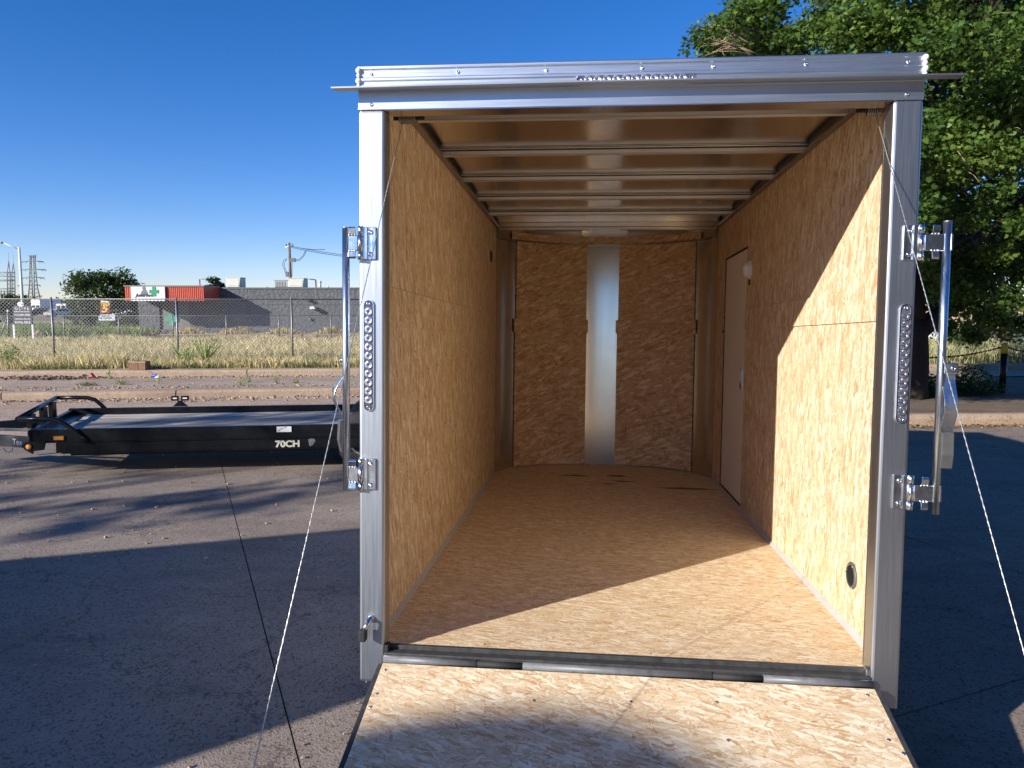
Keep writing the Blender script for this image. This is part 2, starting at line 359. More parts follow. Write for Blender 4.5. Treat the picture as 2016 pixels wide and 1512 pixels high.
def empty(name, loc=(0, 0, 0), rz=0, mat=None):
    o = bpy.data.objects.new(name, None); COL.objects.link(o); o.empty_display_size = 0.2
    if mat is not None: o.matrix_world = mat
    else: o.location = loc; o.rotation_euler = (0, 0, rz)
    return o
def copy_tree(o, parent=None):
    c = o.copy(); COL.objects.link(c)
    if parent is not None: c.parent = parent
    for ch in list(o.children): copy_tree(ch, c)
    return c
def text(name, body, mat, size, loc, rot, parent=None, extrude=0.001, align='LEFT', sx=1.0, shear=0.0, offset=0.0):
    cu = bpy.data.curves.new(name, 'FONT'); cu.body = body; cu.size = size; cu.extrude = extrude; cu.align_x = align; cu.shear = shear; cu.offset = offset
    cu.materials.append(mat); o = bpy.data.objects.new(name, cu); COL.objects.link(o); o.location = loc; o.rotation_euler = rot; o.scale = (sx, 1, 1)
    bpy.context.view_layer.update()
    me = bpy.data.meshes.new_from_object(o.evaluated_get(bpy.context.evaluated_depsgraph_get()))
    bpy.data.objects.remove(o); o = bpy.data.objects.new(name, me); COL.objects.link(o); o.location = loc; o.rotation_euler = rot; o.scale = (sx, 1, 1)
    if parent is not None: o.parent = parent
    return o
def fast_mesh(name, V, F, mat, tone=None, parent=None):
    """V (n,3), F (m,k) all faces of the same size; tone per face"""
    me = bpy.data.meshes.new(name); m, k = F.shape
    me.vertices.add(len(V)); me.vertices.foreach_set('co', V.astype(np.float32).ravel())
    me.loops.add(m * k); me.loops.foreach_set('vertex_index', F.astype(np.int32).ravel())
    me.polygons.add(m); me.polygons.foreach_set('loop_start', np.arange(0, m * k, k, dtype=np.int32))
    me.update(calc_edges=True)
    if tone is not None:
        a = me.attributes.new('tone', 'FLOAT', 'FACE'); a.data.foreach_set('value', tone.astype(np.float32))
    me.materials.append(mat); me.validate()
    o = bpy.data.objects.new(name, me); COL.objects.link(o)
    if parent is not None: o.parent = parent
    return o
MAPLE = np.array([(0, -.5), (.12, -.2), (.42, -.30), (.32, -.05), (.55, .12), (.27, .16), (.25, .34), (0, .55), (-.25, .34), (-.27, .16), (-.55, .12), (-.32, -.05), (-.42, -.30), (-.12, -.2)])
OVAL = np.array([(0, -.5), (.24, -.12), (.2, .22), (0, .5), (-.2, .22), (-.24, -.12)])
def leaves(name, P, size, mat, shape=OVAL, up=0.5, tone=None, parent=None, cup=0.25):
    """one leaf polygon at each point, randomly turned, biased to face up"""
    n = len(P); nrm = rng.normal(size=(n, 3)); nrm[:, 2] = np.abs(nrm[:, 2]) + up; nrm /= np.linalg.norm(nrm, axis=1)[:, None]
    t = rng.normal(size=(n, 3)); t -= nrm * (t * nrm).sum(1)[:, None]; t /= np.linalg.norm(t, axis=1)[:, None]
    b = np.cross(nrm, t); s = size * rng.uniform(.6, 1.3, n)
    k = len(shape)
    V = P[:, None, :] + (shape[None, :, 0:1] * t[:, None, :] + shape[None, :, 1:2] * b[:, None, :]) * s[:, None, None]
    V = V - nrm[:, None, :] * (cup * (shape[None, :, 0:1] ** 2)) * s[:, None, None] * 2
    F = np.arange(n * k).reshape(n, k)
    if tone is None: tone = rng.random(n)
    return fast_mesh(name, V.reshape(-1, 3), F, mat, tone, parent)
def clusters(cents, rad, n_each, shell=0.6):
    out = []; tn = []
    for i, c in enumerate(cents):
        r_ = rad[i] if hasattr(rad, '__len__') else rad
        n = int(n_each * r_ * r_) + 8
        d = rng.normal(size=(n, 3)); d /= np.linalg.norm(d, axis=1)[:, None]
        rr = r_ * (shell + (1 - shell) * rng.random(n)) * rng.uniform(.75, 1.1, n); d[:, 2] *= .75
        out.append(np.array(c) + d * rr[:, None]); tn.append(np.clip(rng.normal(.45 + .15 * rng.normal(), .22, n), 0, 1))
    return np.concatenate(out), np.concatenate(tn)
def blades(name, X, Y, Z, h, w, mat, parent=None, lean=0.35, tone=None):
    n = len(X); a = rng.uniform(0, 2 * np.pi, n); ux, uy = np.cos(a), np.sin(a)
    la = rng.normal(0, lean, (n, 2)) * h[:, None]
    B = np.stack([X, Y, Z], 1); wv = np.stack([ux, uy, 0 * ux], 1) * (w / 2)[:, None]
    mid = B + np.stack([la[:, 0] * .35, la[:, 1] * .35, h * .55], 1); top = B + np.stack([la[:, 0], la[:, 1], h], 1)
    V = np.stack([B - wv, B + wv, mid + wv * .8, top, mid - wv * .8], 1)
    F = np.arange(n * 5).reshape(n, 5)
    return fast_mesh(name, V.reshape(-1, 3), F, mat, rng.random(n) if tone is None else tone, parent)
def px(x, y, Y):
    """world point at distance Y seen at photograph pixel x, y (used to survey the far scenery)"""
    c, s = math.cos(R(PITCH)), math.sin(R(PITCH)); u = -(y - 756) / FPX
    d = Vector(((x - 1008) / FPX, c + s * u, -s + c * u)); return Vector((0, 0, EYE)) + d * (Y / d.y)
def clip(poly, a, b_, c):
    """keep the side a*x+b*y<=c"""
    out = []
    for i in range(len(poly)):
        p, q = poly[i], poly[(i + 1) % len(poly)]; dp = a * p[0] + b_ * p[1] - c; dq = a * q[0] + b_ * q[1] - c
        if dp <= 0: out.append(p)
        if dp * dq < 0: t = dp / (dp - dq); out.append((p[0] + (q[0] - p[0]) * t, p[1] + (q[1] - p[1]) * t))
    return out

# ------------------------------------------------------------------ the ground
k1 = lambda x: 15.2 + 0.15 * x           # front line of the near kerb (left side)
k2 = lambda x: 17.9 + 0.09 * x           # front line of the second kerb
MB().add([(-2500, -2500, -.06), (2500, -2500, -.06), (2500, 2500, -.06), (-2500, 2500, -.06)], [(0, 1, 2, 3)]).build('ground', M['far'])['kind'] = 'structure'
MB().add([(-60, -40, -.02), (40, -40, -.02), (40, k1(40) + .1, -.02), (-60, k1(-60) + .1, -.02)], [(0, 1, 2, 3)]).build('joint_bed', M['joint'])['kind'] = 'structure'
lot = empty('parking_lot', (0, 0, 0)); lot['kind'] = 'structure'
d1 = Vector((-.399, .917)); d2 = Vector((.917, .399)); org = Vector((-3.015, 7.794))
CS, RS = 4.6, 6.2
for i in range(-12, 9):
    for j in range(-6, 6):
        g = 0.0035
        a = org + d2 * (i * CS) + d1 * (j * RS)
        poly = [tuple(a + d2 * u + d1 * v) for u, v in ((g, g), (CS - g, g), (CS - g, RS - g), (g, RS - g))]
        poly = clip(poly, -.15, 1, 15.2); poly = clip(poly, 0, -1, 34); poly = clip(poly, -1, 0, 45); poly = clip(poly, 1, 0, 34)
        if len(poly) > 2:
            dz = random.uniform(-.004, .003)
            MB().prism(poly, -.015, dz).build('slab', M['lot'], lot)
# kerbs made of cast lengths
def kerb(name, f, x0, x1, z0, z1, dep, seg=2.95, off=0.0):
    root = empty(name, (0, 0, 0)); root['kind'] = 'structure'; x = x0
    while x < x1:
        xe = x + seg * random.uniform(.97, 1.03); g = .012
        a, b_ = x + g, xe - g
        prof = [(0, z0 - .1), (0.0, z1 - .05), (.015, z1 - .012), (.04, z1), (dep, z1), (dep, z0 - .1)]
        vs = [(X, f(X) + dy, z + random.uniform(-.004, .004)) for X in (a, b_) for dy, z in prof]; n = len(prof)
        fs = [tuple(range(n)), tuple(range(2 * n - 1, n - 1, -1))] + [(i, i + n, (i + 1) % n + n, (i + 1) % n) for i in range(n)]
        MB().add(vs, fs).build('kerb_stone', M['kerb'], root); x = xe
    return root
kerb('near_kerb', k1, -24, 3.4, 0, .15, .42)
kerb('second_kerb', k2, -30, 40, .15, .29, .40)
MB().add([(-40, k1(-40) + .4, .142), (40, k1(40) + .4, .142), (40, k2(40) + .05, .142), (-40, k2(-40) + .05, .142)], [(0, 1, 2, 3)]).build('sidewalk', M['walk'])['kind'] = 'structure'
# raised planting island on the right
ki = lambda x: 11.05 + 0.05 * (x - 6)
arc = [(3.4 + 1.2 - 1.2 * math.sin(t), ki(4.6) + 1.2 - 1.2 * math.cos(t)) for t in [R(a) for a in range(0, 91, 15)]]
isl = arc[::-1]
isl = [(3.4, 15.9)] + isl + [(40, ki(40)), (40, 21.2)]
MB().prism(isl, -.05, .147).build('planting_island', M['mulch'])['kind'] = 'structure'
root = empty('island_kerb', (0, 0, 0)); root['kind'] = 'structure'
xs = 4.6
while xs < 34:
    xe = xs + 2.95
    prof = [(-.16, -.1), (-.16, .10), (-.145, .145), (-.115, .165), (0, .165), (0, -.1)]
    vs = [(X, ki(X) + dy, z) for X in (xs + .008, xe - .008) for dy, z in prof]; n = len(prof)
    MB().add(vs, [tuple(range(n)), tuple(range(2 * n - 1, n - 1, -1))] + [(i, i + n, (i + 1) % n + n, (i + 1) % n) for i in range(n)]).build('kerb_stone', M['kerb'], root); xs = xe
# field that falls away behind the second kerb
def fz(x, y):
    t = min(1, max(0, (y - 18.3) / 20)); return .285 + (-.02 - .285) * (t * t * (3 - 2 * t))
gx = np.linspace(-60, 60, 61); gy = np.concatenate([np.linspace(0, 22, 30), np.linspace(24, 80, 15)])
V = []; 
for yy in gy:
    for xx in gx:
        Y = k2(xx) + .38 + yy; V.append((xx, Y, fz(xx, Y) + (random.uniform(-.02, .02) if yy > .5 else 0)))
F = [(j * 61 + i, j * 61 + i + 1, (j + 1) * 61 + i + 1, (j + 1) * 61 + i) for j in range(len(gy) - 1) for i in range(60)]
MB().add(V, F, True).build('field', M['field'], fix=False)['kind'] = 'structure'
# grey roads: beyond the building on the left, beyond the grass on the right
MB().add([(-34, 43.2, .008), (2, 43.2, .008), (2, 46.6, .008), (-34, 46.6, .008)], [(0, 1, 2, 3)]).build('side_road', M['asph'])['kind'] = 'structure'
MB().add([(10, 36, .03), (70, 36, .03), (70, 52, .03), (10, 52, .03)], [(0, 1, 2, 3)]).build('road', M['asph'])['kind'] = 'structure'

# loose reddish gravel spilling from the kerb over the far edge of the lot, ragged towards the viewer
xs_ = np.linspace(-32, 3.2, 120); near_ = [9.5 + .04 * x + .35 * math.sin(x * 1.7) + .25 * math.sin(x * 4.3 + 1) + random.uniform(-.12, .12) for x in xs_]
V = [(x, y, .006) for x, y in zip(xs_, near_)] + [(x, k1(x) - .004, .006) for x in xs_]; n = len(xs_)
MB().add(V, [(i, i + 1, n + i + 1, n + i) for i in range(n - 1)]).build('gravel_shoulder', M['gravel'])['kind'] = 'structure'
# dry grass of the field
def grass(name, n, wedge, y0, y1, h0, h1, mat, wide, label, power=1.0):
    u = rng.random(n) ** power; Y = y0 + (y1 - y0) * u
    X = Y * rng.uniform(wedge[0], wedge[1], n)
    Yk = 17.9 + .09 * X + .45; Y = np.maximum(Y, Yk + rng.random(n) * .5)
    t = np.clip((Y - 18.3) / 20, 0, 1); Z = .285 - .305 * (t * t * (3 - 2 * t)) - .01
    den = .5 + .5 * np.sin(X * 1.3 + 2 * np.sin(Y * .8)) * np.cos(Y * .9 + X * .35)
    keep = rng.random(n) < (.35 + .65 * den)
    h = (h0 + (h1 - h0) * rng.random(n)) * (.7 + .6 * den)
    tone = np.clip(.35 + .4 * den + rng.normal(0, .2, n), 0, 1)
    X, Y, Z, h, tone = X[keep], Y[keep], Z[keep], h[keep], tone[keep]
    o = blades(name, X, Y, Z, h, wide * (.6 + .8 * rng.random(len(X))) * (Y / 20), mat, tone=tone)
    return tag(o, label, 'grass', kind='stuff')
grass('dry_grass', 90000, (-.72, -.12), 17.3, 40, .12, .34, M['dry'], .016, 'golden dry grass filling the vacant lot behind the chain link fence', 1.3)
grass('pale_grass', 26000, (.50, .74), 18.6, 34, .15, .45, M['dry2'], .018, 'pale green and straw grass beyond the chained bollard', 1.3)

# ------------------------------------------------------------------ the enclosed cargo trailer (own frame: x right, y in, z up from the floor)
TM = Matrix(((0.99522818, 0.09695508, 0.01098073, 0.40782199), (-0.09732761, 0.99440693, 0.04101453, 2.73944261),
             (-0.00694274, -0.04188755, 0.99909821, EYE - 1.6 + 0.35238689), (0, 0, 0, 1)))
T = empty('cargo_trailer', mat=TM)
tag(T, 'empty enclosed silver cargo trailer with its rear ramp lowered and strand board lining', 'trailer')
def fy(x): return 3.36 + .66 * math.sqrt(max(0, 1 - (x / .915) ** 2))
# floor: two boards with a seam
fl = [(-.899, -.165), (.899, -.165), (.899, .608), (-.899, .608)]
MB().prism(fl, -.018, .004).build('floor_panel', M['osb_floor'], T)
xsn = np.linspace(-.899, .899, 25)
MB().prism([(-.899, .613), (.899, .613)] + [(x, fy(x) - .002) for x in xsn[::-1]], -.018, .003).build('floor_panel', M['osb_floor'], T)
# dark stains on the floor near the front: thin uneven patches
for cx, cy, rx, ry in ((-.22, 3.42, .13, .035), (.13, 3.45, .08, .05), (.17, 3.22, .09, .03), (.62, 3.0, .22, .035), (.05, 3.1, .05, .02)):
    pts = [(cx + rx * math.cos(t) * random.uniform(.6, 1.2), cy + ry * math.sin(t) * random.uniform(.6, 1.2)) for t in np.linspace(0, 2 * math.pi, 16)[:-1]]
    MB().prism(pts, .0032, .0042).build('floor_stain', M.setdefault('stain', plain('water_stain', (.16, .085, .04), .6, 0, .5, 30, .1)), T)
# side walls: lower and upper boards
yW0, yW1 = -.115, 3.5
def wallbox(name, side, y0, y1, z0, z1, mat, proud=0.0):
    if side < 0: return MB().box(-.912, -.9 + proud, y0, y1, z0, z1).build(name, mat, T)
    return MB().box(.9 - proud, .912, y0, y1, z0, z1).build(name, mat, T)
wallbox('wall_panel', -1, yW0, yW1, .02, 1.212, M['osb_left'])
wallbox('wall_panel', -1, yW0, yW1, 1.3222, 2.045, M['osb_left'])
wallbox('wall_strip', -1, yW0 + .01, yW1 - .05, 1.17, 1.32, M['osb_left'], .006)
# right wall with the doorway
dy0, dy1, dz0, dz1 = 2.345, 3.125, .012, 1.752
wallbox('wall_panel', 1, yW0, dy0, .02, 1.205, M['osb_right'])
wallbox('wall_panel', 1, yW0, dy0, 1.3368, 2.045, M['osb_right'])
wallbox('wall_panel', 1, dy0 + .001, dy1, dz1, 2.044, M['osb_right'])
wallbox('wall_panel', 1, dy1, yW1, .02, 2.043, M['osb_right'])
wallbox('wall_strip', 1, yW0 + .01, dy0 - .004, 1.206, 1.335, M['osb_right'], .006)
wallbox('wall_strip', 1, dy1 + .004, yW1 - .1, 1.206, 1.335, M['osb_right'], .006)
dr = MB().box(.902, .918, dy0 + .012, dy1 - .022, dz0 + .02, dz1 - .014).build('side_door', M['door'], T, .002)
MB().box(.8985, .913, dy1 - .019, dy1 - .001, dz0, dz1).build('door_seal', M['blackm'], T)
MB().box(.8985, .913, dy0 + .001, dy1 - .02, dz1 - .012, dz1 - .001).build('door_seal', M['blackm'], T)
MB().box(.8985, .913, dy0 + .001, dy1 - .02, dz0, dz0 + .018).build('door_seal', M['blackm'], T)
h = MB().box(.893, .9015, 2.375, 2.435, .80, .945).build('door_latch', M['zinc'], dr, .002)
MB().box(.888, .892, 2.385, 2.425, .81, .845).build('latch_tab', M['red'], h)
MB().box(.8885, .892, 2.395, 2.415, .86, .93).build('latch_slider', M['white'], h)
MB().box(.893, .9, dy1 + .01, dy1 + .03, 1.19, 1.25).build('door_catch', M['blackm'], T)
# round interior lamp
rx = Matrix.Translation((.9, 2.245, 1.59)) @ Matrix.Rotation(R(-90), 4, 'Y')
lm = MB().lathe([(.062, 0), (.062, .012), (.052, .02)], rx, 24).build('dome_lamp', M['white'], T)
MB().lathe([(.05, .02), (.046, .034), (.030, .045), (.008, .05)], rx, 24).build('lamp_lens', plain('frosted_lens', (.75, .77, .8), .2, 0, .03, 5, 0), lm)
MB().box(.893, .9, 2.235, 2.255, 1.49, 1.525).build('lamp_switch', M['blackm'], lm)
# oval hole with vent on the left wall, round vent low on the right wall
def vent(side, y, z, r_):
    mt = Matrix.Translation((side * .9, y, z)) @ Matrix.Rotation(R(-90 * side), 4, 'Y')
    v = MB().lathe([(r_, 0), (r_, .006), (r_ * .86, .010), (r_ * .78, .005), (.001, .005)], mt, 28).build('round_vent', M['grille'], T)
    for k in range(-4, 5):
        hw = math.sqrt(max(0, (r_ * .76) ** 2 - (k * r_ * .165) ** 2))
        if hw > .004: MB().box(-.0015 + k * r_ * .165, .0015 + k * r_ * .165, -hw, hw, .005, .011, mt @ Matrix.Rotation(R(35), 4, 'Z')).build('vent_slat', M['blackm'], v)
    for a in (90, 210, 330):
        MB().lathe([(.0045, .009), (.003, .0115)], mt @ Matrix.Translation((r_ * .9 * math.cos(R(a)), r_ * .9 * math.sin(R(a)), 0)), 8).build('screw', M['chrome'], v)
vent(1, .205, .222, .052); vent(-1, 3.105, 1.765, .05)
# curved front wall: aluminium skin with boards standing proud of it
def curved(x0, x1, z0, z1, off, th=.006, n=14, flare=0.0):
    xs_ = np.linspace(x0, x1, n); vs = []
    for z in (z0, z1):
        for o_ in (0, th):
            for x in xs_:
                nx, ny = x / .915 ** 2, (fy(x) - 3.36) / .66 ** 2; l_ = math.hypot(nx, ny) or 1
                vs.append((x - nx / l_ * (off - o_), fy(x) - ny / l_ * (off - o_), z))
    fs = []; 
    for i in range(n - 1):
        fs += [(i, i + 1, 2 * n + i + 1, 2 * n + i), (n + i + 1, n + i, 3 * n + i, 3 * n + i + 1), (i + 1, i, n + i, n + i + 1), (2 * n + i, 2 * n + i + 1, 3 * n + i + 1, 3 * n + i)]
    fs += [(0, 2 * n, 3 * n, n), (n - 1, 2 * n - 1, 4 * n - 1, 3 * n - 1)]
    return MB().add(vs, fs, False)
def build_smooth(mb, name, mat, par):
    o = mb.build(name, mat, par)
    for p in o.data.polygons: p.use_smooth = abs(p.normal.z) < .5
    o.data.set_sharp_from_angle(angle=R(40)); return o
build_smooth(curved(-.9149, -.70, .003, 2.08, 0.0, .004, 26), 'aluminium_sheet', M['alu_in'], T)
build_smooth(curved(-.20, .20, .003, 2.08, 0.0, .004, 20), 'aluminium_sheet', M['alu_in'], T)
build_smooth(curved(.70, .9149, .003, 2.08, 0.0, .004, 26), 'aluminium_sheet', M['alu_in'], T)
build_smooth(curved(-.9149, .9149, -.25, 2.1, -.02, .004, 60), 'front_skin', M['alu'], T)
for x0, x1 in ((-.765, -.146), (.125, .765)):
    build_smooth(curved(x0, x1, .012, 1.215, .012), 'wall_panel', M['osb_front'], T)
    build_smooth(curved(x0 + .008, x1 - .004, 1.218, 1.975, .012), 'wall_panel', M['osb_front'], T)
    build_smooth(curved(x0 - .012, x1 + .012, 1.185, 1.30, .0165, .004), 'wall_strip', M['osb_front'], T)
build_smooth(curved(-.80, .80, 1.975, 2.035, .016, .004, 30), 'wall_panel', M['osb_front'], T)
# a soft cast-metal curl trim along the top of the front wall
build_smooth(curved(-.88, .88, 1.960, 1.972, .018, .016, 40), 'cove_trim', M['cove'], T)
# cove trim between floor and side walls, wall to roof
MB().prism([(.9, .004), (.882, .004), (.9, .022)], yW0, 3.45, axis=1).build('cove_trim', M['caulk'], T)
MB().prism([(-.9, .004), (-.9, .022), (-.882, .004)], yW0, 3.45, axis=1).build('cove_trim', M['caulk'], T)
for s in (-1, 1):
    MB().box(min(s * .872, s * .9), max(s * .872, s * .9), -.1, 3.42, 2.032, 2.046).build('cove_trim', M['cove'], T)
    MB().box(min(s * .895, s * .9), max(s * .895, s * .9), -.1, 3.42, 2.0461, 2.067).build('cove_trim', M['cove'], T)
# roof bows: hat channels, then the double front header
for k in range(5):
    y = .387 + .61 * k
    b_ = MB().prism([(y - .028, 2.066), (y - .028, 2.063), (y - .016, 2.061), (y - .016, 2.035), (y + .016, 2.035), (y + .016, 2.061), (y + .028, 2.063), (y + .028, 2.066)], -.893, .893, axis=0).build('roof_bow', M['bow'], T, .0012)
    MB().box(-.892, .892, y - .0200, y - .0165, 2.0565, 2.0605).build('bow_gap', M['blackm'], b_)
    MB().box(-.892, .892, y - .0215, y - .0165, 2.0345, 2.0385).build('bow_lip', M['alu'], b_, .001)
MB().box(-.87, .87, 3.40, 3.45, 2.012, 2.032).build('front_header', M['alu_roof'], T, .003)
MB().box(-.87, .87, 3.375, 3.45, 2.034, 2.067).build('front_header', M['alu_roof'], T, .003)
# rear header box seen from inside
MB().box(-.893, .893, -.118, -.03, 1.99, 2.04).build('rear_header_tube', M['alu_roof'], T, .003)
# roof sheet with shallow buckling between the bows
nx_, ny_ = 24, 60; vs = []
for j in range(ny_ + 1):
    y = -.13 + (4.02 - -.13) * j / ny_
    for i in range(nx_ + 1):
        x = -.93 + 1.855 * i / nx_
        vs.append((x, y, 2.0675 + .004 * (1 if y > .1 else 0) * math.sin(math.pi * ((y - .387) / .61)) ** 2 * (1 + .4 * math.sin(5 * x + y)) ))
MB().add(vs, [(j * (nx_ + 1) + i, j * (nx_ + 1) + i + 1, (j + 1) * (nx_ + 1) + i + 1, (j + 1) * (nx_ + 1) + i) for j in range(ny_) for i in range(nx_)], True).build('roof_sheet', M['alu_roof'], T, fix=False)
MB().box(-.935, .92, .35, 3.5, 2.103, 2.106).build('roof_skin', M['white'], T)
# outer skins, front, frame, wheels, tongue
skin = plain('silver_trailer_skin', (.45, .46, .47), .3, .6, .04, 2, .02)
MB().box(-.946, -.942, -.12, 3.42, -.16, 2.065).build('side_skin', skin, T)
MB().box(.921, .925, -.12, 3.42, -.16, 2.065).build('side_skin', skin, T)
MB().box(-.935, -.87, -.16, 3.5, -.13, -.02).build('chassis_rail', M['hinge'], T)
MB().box(.86, .918, -.16, 3.5, -.13, -.02).build('chassis_rail', M['hinge'], T)
MB().box(-.93, .91, 3.3, 4.0, -.12, -.02).build('chassis_rail', M['hinge'], T)
for s in (-1, 1):
    mt = Matrix.Translation((s * 1.06, 1.75, -.20)) @ Matrix.Rotation(R(90), 4, 'Y')
    w = MB().lathe([(.18, -.09), (.30, -.1), (.335, -.06), (.335, .06), (.30, .1), (.18, .09)], mt, 28).build('wheel', M['tyre'], T)
    MB().lathe([(.178, -.085), (.178, .085), (.06, .05 * s + .001)], mt, 20).build('rim', M['white'], w)
    MB().prism([(1.36, -.16), (1.36, .05), (1.48, .16), (2.02, .16), (2.14, .05), (2.14, -.16), (2.10, -.16), (2.10, .03), (2.0, .12), (1.5, .12), (1.40, .03), (1.40, -.16)], min(s * .948, s * 1.17), max(s * .948, s * 1.17), axis=0).build('fender', M['black'], T, .006)
for s in (-1, 1): MB().tube([(s * .55, 3.9, -.08), (s * .04, 5.0, -.10)], .045, 4).build('tongue', M['hinge'], T)
MB().box(-.06, .06, 4.95, 5.2, -.14, -.04).build('coupler', M['hinge'], T, .01)
MB().tube([(0, 4.75, .35), (0, 4.75, -.52)], .03, 8).build('tongue_jack', M['zinc'], T)
# rear corner posts
for x0, x1 in ((-.946, -.853), (.832, .925)):
    MB().box(x0, x1, -.2, -.122, -.118, 1.913).build('corner_post', M['alu'], T, .010)
    MB().box(x0 + .004 if x0 < 0 else x0, x0 + .045 if x0 < 0 else x1, -.1215, -.119, -.1, 1.912).build('jamb_cover', M['alu_in'], T)
# header: stacked extruded faces
H = MB().prism([(-.2, 1.9135), (-.2, 1.972), (-.2015, 1.9745), (-.2015, 1.979), (-.2, 1.981), (-.2, 2.008), (-.207, 2.010), (-.207, 2.018), (-.2, 2.021), (-.2, 2.046), (-.207, 2.049), (-.207, 2.058), (-.190, 2.066), (-.122, 2.066), (-.122, 1.9135)], -.946, .925, axis=0).build('rear_header', M['alu_h'], T, .0012)
MB().box(-.853, .832, -.1995, -.124, 1.9105, 1.913).build('header_soffit', M['alu_in'], T)
# drip rail: angle that sticks out at both ends and sags a little
n = 30; vs = []
for i in range(n + 1):
    x = -1.023 + 2.049 * i / n; z = 1.9765 + .0035 * math.sin(math.pi * i / n); o_ = .0 if abs(x + .01) < .936 else 0
    for yy, zz in ((-.2018, -.001), (-.262, -.008), (-.263, -.003), (-.2018, .0045)): vs.append((x, yy, z + zz))
fs = [(i * 4 + k, i * 4 + (k + 1) % 4, (i + 1) * 4 + (k + 1) % 4, (i + 1) * 4 + k) for i in range(n) for k in range(4)] + [(3, 2, 1, 0), (n * 4, n * 4 + 1, n * 4 + 2, n * 4 + 3)]
MB().add(vs, fs).build('drip_rail', M['alu_h'], T)
def screw(x, y, z, r_=.007, name='screw', mat='chrome', par=T):
    """rounded head facing the viewer, with a socket"""
    m_ = Matrix.Translation((x, y, z)) @ Matrix.Rotation(R(90), 4, 'X')
    return MB().lathe([(r_, 0), (r_, r_ * .15), (r_ * .8, r_ * .5), (r_ * .4, r_ * .68), (r_ * .36, r_ * .35), (r_ * .05, r_ * .3)], m_, 14).build(name, M[mat], par)
for x in (-.900, -.598, -.296, .023, .255, .552, .872): screw(x, -.2, 2.033, .0062)
for x in (-.90, .872): screw(x, -.2, 1.930, .0065)
# blobs of sealant on the top corners
for x in (-.944, .923):
    bm_ = MB()
    for z, r_ in ((2.045, .011), (2.028, .008), (2.010, .011), (1.994, .007)):
        bm_.lathe([(.001, -r_), (r_ * .8, -r_ * .6), (r_, 0), (r_ * .8, r_ * .6), (.001, r_)], Matrix.Translation((x, -.204, z)), 10)
    bm_.build('sealant', M['white'], T)
# LED light bars
def capsule(hw, hh, n=10):
    """outline of a stadium, long axis v"""
    return [(hw * math.cos(t), hh - hw + hw * math.sin(t)) for t in np.linspace(0, math.pi, n)] + [(-hw * math.cos(t), -(hh - hw) - hw * math.sin(t)) for t in np.linspace(0, math.pi, n)]
chrome_lens = metal('lens_reflector', (.90, .89, .92), .2, (60, 60, 60), .05, .05)
lens_me = MB().lathe([(.0140, 0), (.0140, .004), (.0128, .0055), (.0118, .004), (.0104, .0062), (.0094, .0042), (.0078, .0062), (.0066, .004), (.005, .0058), (.0028, .0045)], None, 20, False).mesh('lens', chrome_lens)
dot_me = MB().lathe([(.0026, .0046), (.0024, .0066), (.001, .0072)], None, 8).mesh('lens_eye', M['ink'])
def light_bar(cx, cz, vertical):
    mt = Matrix.Translation((cx, -.2005, cz)) @ Matrix.Rotation(R(90), 4, 'X') @ (Matrix.Identity(4) if vertical else Matrix.Rotation(R(90), 4, 'Z'))
    hh = .1955
    b_ = MB().prism(capsule(.0175, hh), 0, .003, mt).build('light_bar', M['lens_base'], T, .001)
    ring = MB(); o_ = capsule(.0185, hh + .001); i_ = capsule(.0160, hh - .0015); k = len(o_)
    vs = [mt @ Vector((a, c, z)) for z, pl in ((.0, o_), (.006, o_), (.006, i_), (.002, i_)) for a, c in pl]
    ring.add(vs, [(r_ * k + i, r_ * k + (i + 1) % k, (r_ + 1) * k + (i + 1) % k, (r_ + 1) * k + i) for r_ in range(3) for i in range(k)])
    ring.build('lens_rim', chrome_lens, b_)
    for i in range(11):
        mm = mt @ Matrix.Translation((0, (i - 5) * .0312, .0032))
        for me_, nm in ((lens_me, 'lens'), (dot_me, 'lens_eye')):
            l_ = bpy.data.objects.new(nm, me_); COL.objects.link(l_); l_.parent = b_; l_.matrix_local = mm
    for s in (-1, 1):
        mm = mt @ Matrix.Translation((0, s * .1835, .003))
        MB().lathe([(.0078, 0), (.0078, .0025), (.005, .0045), (.004, .002), (.001, .002)], mm, 14).build('screw', M['chrome'], b_)
light_bar(-.9085, 1.0625, True); light_bar(.8945, 1.0595, True); light_bar(.001, 1.9955, False)
